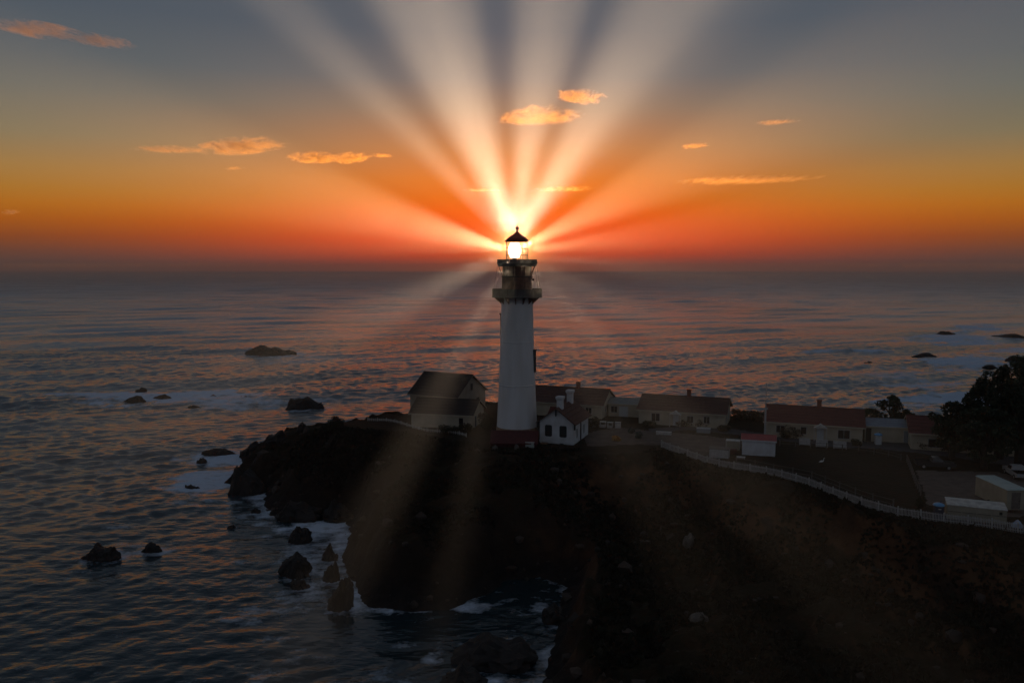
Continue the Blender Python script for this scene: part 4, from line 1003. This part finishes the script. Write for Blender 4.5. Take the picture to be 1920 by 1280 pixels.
picket_fence('wire_fence', 'thin post-and-wire fence between the road and the lawn', ww, .95, 2.4, .3, 'wood', False)
ww = [P(a, b, GZ) for a, b in ((1380, 872), (1440, 882), (1520, 898), (1590, 926), (1660, 950), (1712, 962))]
picket_fence('wire_fence', 'thin post-and-wire fence just behind the white picket fence', ww, 1.15, 2.9, .3, 'wood', False)
ww = [P(a, b, GZ) for a, b in ((1034, 843), (1076, 845))]
picket_fence('guard_rail', 'short black guard rail below the shuttered windows of the white cottage', ww, .7, 1.3, .3, 'dark_iron', False)

# ------------------------------------------------------------------ small things by the tower
def boxy(name, px0, px1, py, zt, dep, m, label, cat, leg=False):
    a, b = P(px0, py, GZ), P(px1, py, GZ); L = b.x - a.x; t = thing(name, (a.x, a.y, ground(a.x, a.y)), R(-15), label, cat)
    if leg:
        MB().box(0, L, 0, dep, zt - .07, zt).build('table_top', MT[m], t)
        for x in (.12, L - .12):
            MB().box(x - .06, x + .06, .1, .22, -.1, zt - .07).build('leg', MT[m], t); MB().box(x - .06, x + .06, dep - .22, dep - .1, -.1, zt - .07).build('leg', MT[m], t)
        MB().box(0, L, -.5, -.22, .42, .47).build('seat_board', MT[m], t); MB().box(.05, L - .05, -.4, -.32, -.1, .42).build('seat_support', MT[m], t)
    else:
        MB().box(0, L, 0, dep, -.2, zt).build('body', MT[m], t); MB().box(-.04, L + .04, -.04, dep + .04, zt, zt + .06).build('lid', MT['white_paint'], t)
boxy('picnic_table', 1107, 1119, 799, .95, .9, 'white_paint', 'white picnic table nearest the white cottage', 'table', True)
boxy('picnic_table', 1124, 1136, 800, .95, .9, 'white_paint', 'middle white picnic table right of the white cottage', 'table', True)
boxy('picnic_table', 1138, 1149, 801, .95, .9, 'white_paint', 'white picnic table farthest right in its row', 'table', True)
boxy('litter_bin', 1153, 1163, 803, 1.05, .8, 'white_paint', 'square white bin right of the picnic tables', 'bin')
boxy('utility_box', 985, 1001, 838, .75, .9, 'tank', 'pale green utility box at the left corner of the white cottage', 'box')
boxy('stone_trough', 1230, 1258, 815, .55, .7, 'white_paint', 'low white trough at the edge of the dirt path', 'trough')
boxy('utility_cart', 1306, 1331, 811, .75, 1.2, 'door_blue', 'blue-grey low box beside the road before the porch', 'box')
land_rock('kerb_stone', 929, 845, 18, 834, 'pale rough stone left under the red shed', 'rock_pale', GZ - .3, 71)
land_rock('kerb_stone', 970, 845, 15, 832, 'pale upright stone below the middle of the red shed', 'rock_pale', GZ - .3, 72)

# ------------------------------------------------------------------ vegetation
def clump_crown(name, centres, m, parent, seed, n_leaf=150, leaf=.22):
    """many small leaf tufts spread through the crown's lumps"""
    rng = np.random.RandomState(seed); V = []; F = []
    for (cx_, cy_, cz_, rx, ry, rz_) in centres:
        n = int(n_leaf * (rx * rz_) ** .7) + 20
        d = rng.normal(size=(n, 3)); d /= np.linalg.norm(d, axis=1)[:, None]
        rr2 = rng.uniform(.35, 1.06, n) ** .55
        pos = d * rr2[:, None] * np.array([rx, ry, rz_]) + np.array([cx_, cy_, cz_])
        for k in range(n):
            s = leaf * rng.uniform(.6, 1.5); a = rng.normal(size=3); a /= np.linalg.norm(a); b = np.cross(a, rng.normal(size=3)); b /= np.linalg.norm(b)
            i = len(V); c = pos[k]
            V += [tuple(c - a * s), tuple(c + b * s * .6), tuple(c + a * s * 1.2), tuple(c - b * s * .6)]; F.append((i, i + 1, i + 2, i + 3))
    me_ = bpy.data.meshes.new(name); me_.from_pydata(V, [], F); me_.update()
    return obj(name, me_, MT[m], parent)
def tree(px, py_base, Y, top_py, wpx, label, seed, lean=0.0, nl=24):
    x = PD(px, 640, Y).x; gz = ground(x, Y); H = PD(px, top_py, Y).z - gz; Wd = wpx / 1500 * Y / 2
    t = thing('cypress_tree', (x, Y, gz), 0, label, 'tree', 'dark coastal trees'); rnd = random.Random(seed)
    tr_ = MB(); p0 = Vector((0, 0, -.4)); r = .045 * H + .12; lumps = []
    p1 = Vector((lean * .3 + rnd.uniform(-.3, .3), 0, H * .38)); tr_.bar(p0, p1, r, 8, r * .7)
    for k in range(6):
        aa = rnd.uniform(0, 6.28); e = Vector((math.cos(aa) * Wd * rnd.uniform(.35, .75) + lean, math.sin(aa) * Wd * .6, H * rnd.uniform(.55, .85)))
        mid_ = p1.lerp(e, .5) + Vector((0, 0, H * .05)); tr_.bar(p1, mid_, r * .45, 6, r * .3); tr_.bar(mid_, e, r * .3, 6, r * .1)
        lumps.append((e.x, e.y, e.z, Wd * .38, Wd * .34, H * .10))
    tr_.build('trunk', MT['bark'], t, True)
    for k in range(nl):
        aa = rnd.uniform(0, 6.28); q = math.sqrt(rnd.random()); zf = rnd.uniform(.22, .95); wid = (1.0 if zf < .7 else 1.0 - (zf - .7) * 2.1)
        s = rnd.uniform(.6, 1.2)
        lumps.append((math.cos(aa) * q * Wd * .85 * wid + lean * zf, math.sin(aa) * q * Wd * .7 * wid, H * zf, Wd * .21 * s, Wd * .21 * s, H * .055 * s + .15))
    lumps.append((lean, 0, H * .93, Wd * .3, Wd * .28, H * .07))
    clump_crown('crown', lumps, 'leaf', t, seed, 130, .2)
tree(1846, 860, 119, 706, 70, 'dark round-headed cypress left of the tallest tree', 1, nl=40)
tree(1884, 860, 121, 686, 74, 'tall dark cypress second from the right edge', 2, nl=40)
tree(1926, 860, 117, 664, 96, 'tallest dark cypress cut by the right edge of the picture', 3, nl=44)
tree(1796, 850, 121, 752, 92, 'low spreading dark cypress right of the red-roofed dwellings', 4, nl=44)
tree(1858, 850, 115, 764, 130, 'broad low dark tree in front of the cypress trunks', 8, nl=60)
tree(1676, 800, 151, 741, 54, 'flat-topped dark tree rising behind the blue-grey-roofed link', 5, nl=20)
tree(1636, 800, 152, 765, 56, 'low dark tree behind the right end of the red-roofed dwelling', 6, nl=16)
tree(1704, 800, 154, 768, 50, 'low dark tree behind the partly hidden dwelling', 7, nl=16)
def shrub(px, py, wpx, top, label, m='leaf2', seed=0, z=None, name='shrub'):
    z = GZ if z is None else z; p = P(px, py, z); gz = ground(p.x, p.y); w = wpx / 1500 * p.y / 2; H = max(PD(px, top, p.y).z - z, .35)
    t = thing(name, (p.x, p.y, gz), 0, label, 'shrub', 'shrubs round the buildings'); rnd = random.Random(seed + 100); l = [(0, 0, H * .45, w * .75, w * .6, H * .5)]
    for k in range(7): l.append((rnd.uniform(-.65, .65) * w, rnd.uniform(-.5, .5) * w, H * rnd.uniform(.25, .7), w * .36, w * .34, H * .3))
    clump_crown('foliage', l, m, t, seed, 260, .11)
    s = MB()
    for k in range(4): s.bar((rnd.uniform(-.1, .1), 0, -.2), (rnd.uniform(-.4, .4) * w, rnd.uniform(-.3, .3) * w, H * .6), .03, 5, .015)
    s.build('stem', MT['bark'], t)
shrub(628, 813, 44, 783, 'round dark shrub on the skyline left of the buildings', seed=1, z=10)
shrub(1285, 799, 46, 785, 'dark hedge shrub under the porch of the brown-roofed dwelling', seed=2)
shrub(1322, 800, 40, 782, 'dark hedge shrub right of the porch of the brown-roofed dwelling', seed=3)
shrub(1215, 800, 34, 788, 'dark shrub at the left end of the porch dwelling', seed=4)
shrub(1355, 808, 34, 796, 'low dark shrub below the right gable of the porch dwelling', seed=5)
shrub(1480, 822, 52, 796, 'large dark shrub beside the flagpole', seed=6)
shrub(1516, 818, 22, 805, 'dark shrub under the small window of the red-roofed dwelling', seed=7)
shrub(1606, 836, 22, 822, 'small dark shrub right of the white benches', seed=8)
shrub(1735, 842, 44, 826, 'dark shrub under the wide window of the partly hidden dwelling', seed=9)
shrub(1775, 846, 34, 828, 'dark shrub at the foot of the low spreading cypress', seed=10)
shrub(1184, 812, 18, 801, 'grey-green round shrub left of its pair on the dirt path', 'leaf_grey', 11)
shrub(1198, 822, 22, 808, 'grey-green round shrub nearest the dirt path', 'leaf_grey', 12)
shrub(1156, 827, 18, 816, 'small orange-flowered shrub in front of the picnic tables', 'flower', 13)
shrub(843, 812, 50, 796, 'dark shrub in front of the low dark-roofed building', seed=14)
shrub(872, 810, 30, 792, 'dark shrub at the right corner of the low dark-roofed building', seed=15)
shrub(912, 806, 34, 770, 'tall brownish shrub between the low building and the tower', seed=16)
shrub(1725, 950, 22, 930, 'dark shrub by the post-and-rail fence and the portable toilet', seed=17)
shrub(1115, 800, 20, 778, 'dark shrub behind the right corner of the white cottage', seed=18)
# low boundary hedge behind, between the dwellings
p0, p1 = P(1376, 786, GZ), P(1436, 792, GZ)
hg = thing('hedge', (p0.x, p0.y, GZ), math.atan2(p1.y - p0.y, p1.x - p0.x), 'long dark boundary hedge between the porch dwelling and the flagpole', 'hedge')
Lh = (p1 - p0).length
clump_crown('foliage', [(Lh * k / 9, 0, 1.1, .9, .7, 1.0) for k in range(10)], 'leaf2', hg, 40, 260, .14)
MB().box(0, Lh, -.1, .1, -.2, .9).build('stem', MT['bark'], hg)

# ground cover on the slopes: small tufts, far too many to count
def ground_cover():
    rng = np.random.RandomState(9); n = 90000
    x = rng.uniform(-48, 90, n); y = rng.uniform(62, 150, n)
    h, d = height(x, y); front = flat_edge(x) - y
    keep = (d > 3.5) & (h > 3.2) & ((front > -.5)) & (x < y * .72) & (fbm(x * .15, y * .15, oct=3, seed=55) > -.25)
    x, y, h = x[keep], y[keep], h[keep]; m = len(x)
    V = np.zeros((m, 3, 4, 3)); F = []
    for k in range(3):
        a = rng.uniform(0, 6.28, m); s = rng.uniform(.10, .34, m) * (1 + .8 * (rng.rand(m) > .9)); hh = rng.uniform(.10, .36, m) * (1 + 1.0 * (rng.rand(m) > .93))
        dx, dy = np.cos(a) * s, np.sin(a) * s; lx, ly = rng.normal(size=m) * .15, rng.normal(size=m) * .15
        V[:, k, 0] = np.stack([x - dx, y - dy, h - .1], -1); V[:, k, 1] = np.stack([x + dx, y + dy, h - .1], -1)
        V[:, k, 2] = np.stack([x + dx * .5 + lx, y + dy * .5 + ly, h + hh], -1); V[:, k, 3] = np.stack([x - dx * .6 + lx, y - dy * .6 + ly, h + hh * .8], -1)
    V = V.reshape(-1, 3); q = np.arange(len(V)).reshape(-1, 4)
    me_ = bpy.data.meshes.new('ground_cover'); me_.vertices.add(len(V)); me_.vertices.foreach_set('co', V.ravel().astype(np.float32))
    me_.loops.add(q.size); me_.loops.foreach_set('vertex_index', q.ravel().astype(np.int32)); me_.polygons.add(len(q)); me_.polygons.foreach_set('loop_start', np.arange(0, q.size, 4).astype(np.int32)); me_.update(calc_edges=True)
    mt = mat('ice_plant_and_scrub', (.018, .012, .007), .9, (.022, .022, .010), .5)
    tag(obj('ground_cover', me_, mt), 'dark low scrub covering the slope above the cove', 'ground cover', kind='stuff')
ground_cover()
def scree():
    rng = np.random.RandomState(23); bm = bmesh.new(); bmesh.ops.create_icosphere(bm, subdivisions=1, radius=1)
    base_v = np.array([v.co[:] for v in bm.verts]); base_f = np.array([[v.index for v in f.verts] for f in bm.faces]); bm.free()
    n = 6000; x = rng.uniform(-56, 85, n); y = rng.uniform(62, 172, n); h, d = height(x, y); h2, _ = height(x + .8, y); h3, _ = height(x, y + .8)
    st = np.hypot(h2 - h, h3 - h) / .8
    keep = (d > -2.5) & ((d < 5) | (st > .55)) & (rng.rand(n) < .45) & (x < y * .7) & ~((y > flat_edge(x)) & (d > 6))
    x, y, h = x[keep], y[keep], h[keep]; V = []; F = []
    for k in range(len(x)):
        s_ = .22 * math.exp(rng.normal() * .55); vv = base_v * (1 + rng.uniform(-.32, .32, (len(base_v), 1))) * s_ * np.array([rng.uniform(.8, 1.6), rng.uniform(.8, 1.6), rng.uniform(.6, 1.3)])
        V.append(vv + np.array([x[k], y[k], h[k]])); F.append(base_f + k * len(base_v))
    V = np.vstack(V); F = np.vstack(F); me_ = bpy.data.meshes.new('scree'); me_.from_pydata(V.tolist(), [], F.tolist()); me_.update()
    tag(obj('scree', me_, mat('dark_loose_stone', (.03, .024, .02), .85, (.075, .05, .035), .3, .4, 4)), 'loose dark stones strewn over the cliff and waterline', 'stones', kind='stuff')
scree()

# ------------------------------------------------------------------ haze
hz = MB().box(-11000, 11000, -3000, 13000, -4, 120).build('haze', None)
m = bpy.data.materials.new('sea_haze'); m.use_nodes = True; t = m.node_tree; t.nodes.clear()
o = t.nodes.new('ShaderNodeOutputMaterial'); v = t.nodes.new('ShaderNodeVolumePrincipled'); t.links.new(v.outputs[0], o.inputs['Volume'])
v.inputs['Density'].default_value = 1.15e-4; v.inputs['Anisotropy'].default_value = .5; v.inputs['Color'].default_value = (1, .90, .83, 1)
hz.data.materials.append(m); tag(hz, kind='stuff')

# ------------------------------------------------------------------ clouds
cloud_px = [  # centre px, py, half width, half height, slope, density, label
    (62, 55, 100, 19, -.17, 1.0, 'pink wisp of cloud at the top left corner'),
    (178, 76, 100, 12, -.17, .9, 'thin pale tail of cloud right of the top left wisp'),
    (455, 276, 92, 22, .12, 1.8, 'brightest orange wedge of cloud left of the beams'),
    (320, 281, 72, 8, 0, 1.0, 'thin orange streak left of the bright wedge cloud'),
    (588, 297, 52, 15, .02, 1.7, 'small flat-based orange cloud right of the bright wedge'),
    (655, 297, 44, 14, .1, 1.4, 'small orange cloud just right of the flat-based one'),
    (714, 292, 26, 5, -.05, .8, 'faint orange shred nearest the left beams'),
    (1012, 220, 88, 24, .05, 1.0, 'pale ragged cloud high between the two brightest beams'),
    (1088, 183, 50, 18, -.1, 1.3, 'small bright tuft of cloud above the ragged one'),
    (1304, 274, 32, 6, .12, 1.2, 'short orange dash of cloud right of the beams'),
    (1458, 229, 42, 6, .08, .8, 'faint short streak of cloud high on the right'),
    (1400, 338, 145, 7, .03, 1.4, 'long thin orange streak low on the right'),
    (905, 357, 40, 4, 0, .8, 'thin streak of cloud low left of the lantern'),
    (1055, 355, 65, 7, .05, .8, 'thin streak of cloud low right of the lantern'),
    (20, 398, 20, 7, .15, .9, 'tiny orange shred low at the left edge'),
    (440, 316, 22, 4, .12, .5, 'tiny faint shred under the bright wedge cloud'),
]
for i, (px, py, hw, hh, slope, dens, label) in enumerate(cloud_px):
    Y = 7000.0 if py < 120 else 11000.0 + 350 * i
    c = PD(px, py, Y); sx = hw / 1500 * Y; szv = hh / 1500 * Y * .85
    bm = bmesh.new(); bmesh.ops.create_icosphere(bm, subdivisions=4, radius=1)
    co_ = np.array([v_.co[:] for v_ in bm.verts]); k = i * 13.7
    n = fbm(co_[:, 0] * 1.6 + k, co_[:, 1] * 1.6, co_[:, 2] * 1.6, 3, i); co_ *= (1 + .35 * n)[:, None]
    co_[:, 2] = np.where(co_[:, 2] < 0, co_[:, 2] * .7, co_[:, 2]); co_[:, 2] += co_[:, 0] * slope * sx / szv
    for v_, q in zip(bm.verts, co_): v_.co = (q[0] * sx, q[1] * sx * .5, q[2] * szv)
    me_ = bpy.data.meshes.new('cloud'); bm.to_mesh(me_); bm.free()
    cm = bpy.data.materials.new('cloud_vapour'); cm.use_nodes = True; t = cm.node_tree; t.nodes.clear()
    o = t.nodes.new('ShaderNodeOutputMaterial'); v = t.nodes.new('ShaderNodeVolumePrincipled'); t.links.new(v.outputs[0], o.inputs['Volume'])
    tcn = t.nodes.new('ShaderNodeTexCoord'); mp = t.nodes.new('ShaderNodeMapping'); mp.inputs['Scale'].default_value = (1 / sx, 1 / (sx * .5), 1 / szv)
    t.links.new(tcn.outputs['Object'], mp.inputs[0])
    mp2 = t.nodes.new('ShaderNodeMapping'); mp2.inputs['Scale'].default_value = (3.2 / sx * max(1, sx / szv / 5), 2 / sx, 1.7 / szv); mp2.inputs['Location'].default_value = (k, k, k); t.links.new(tcn.outputs['Object'], mp2.inputs[0])
    nn_ = t.nodes.new('ShaderNodeTexNoise'); nn_.inputs['Scale'].default_value = 1.0; nn_.inputs['Detail'].default_value = 7; nn_.inputs['Roughness'].default_value = .62; nn_.inputs['Distortion'].default_value = 1.1; t.links.new(mp2.outputs[0], nn_.inputs['Vector'])
    ln = t.nodes.new('ShaderNodeVectorMath'); ln.operation = 'LENGTH'; t.links.new(mp.outputs[0], ln.inputs[0])
    def mm(op, a, b=None, c=None):
        q = t.nodes.new('ShaderNodeMath'); q.operation = op
        for ii, vv in enumerate((a, b, c)):
            if vv is None: continue
            if isinstance(vv, (int, float)): q.inputs[ii].default_value = vv
            else: t.links.new(vv, q.inputs[ii])
        return q.outputs[0]
    den = mm('MAXIMUM', mm('SUBTRACT', mm('MULTIPLY_ADD', nn_.outputs['Fac'], 3.6, -.95), ln.outputs['Value']), 0.0)
    den = mm('MULTIPLY', den, dens * 2.6 / sx)
    t.links.new(den, v.inputs['Density']); v.inputs['Anisotropy'].default_value = .75; v.inputs['Color'].default_value = (1, .97, .94, 1)
    me_.materials.append(cm)
    o = obj('cloud', me_, None, None, c); tag(o, label, 'cloud', 'small sunset clouds')
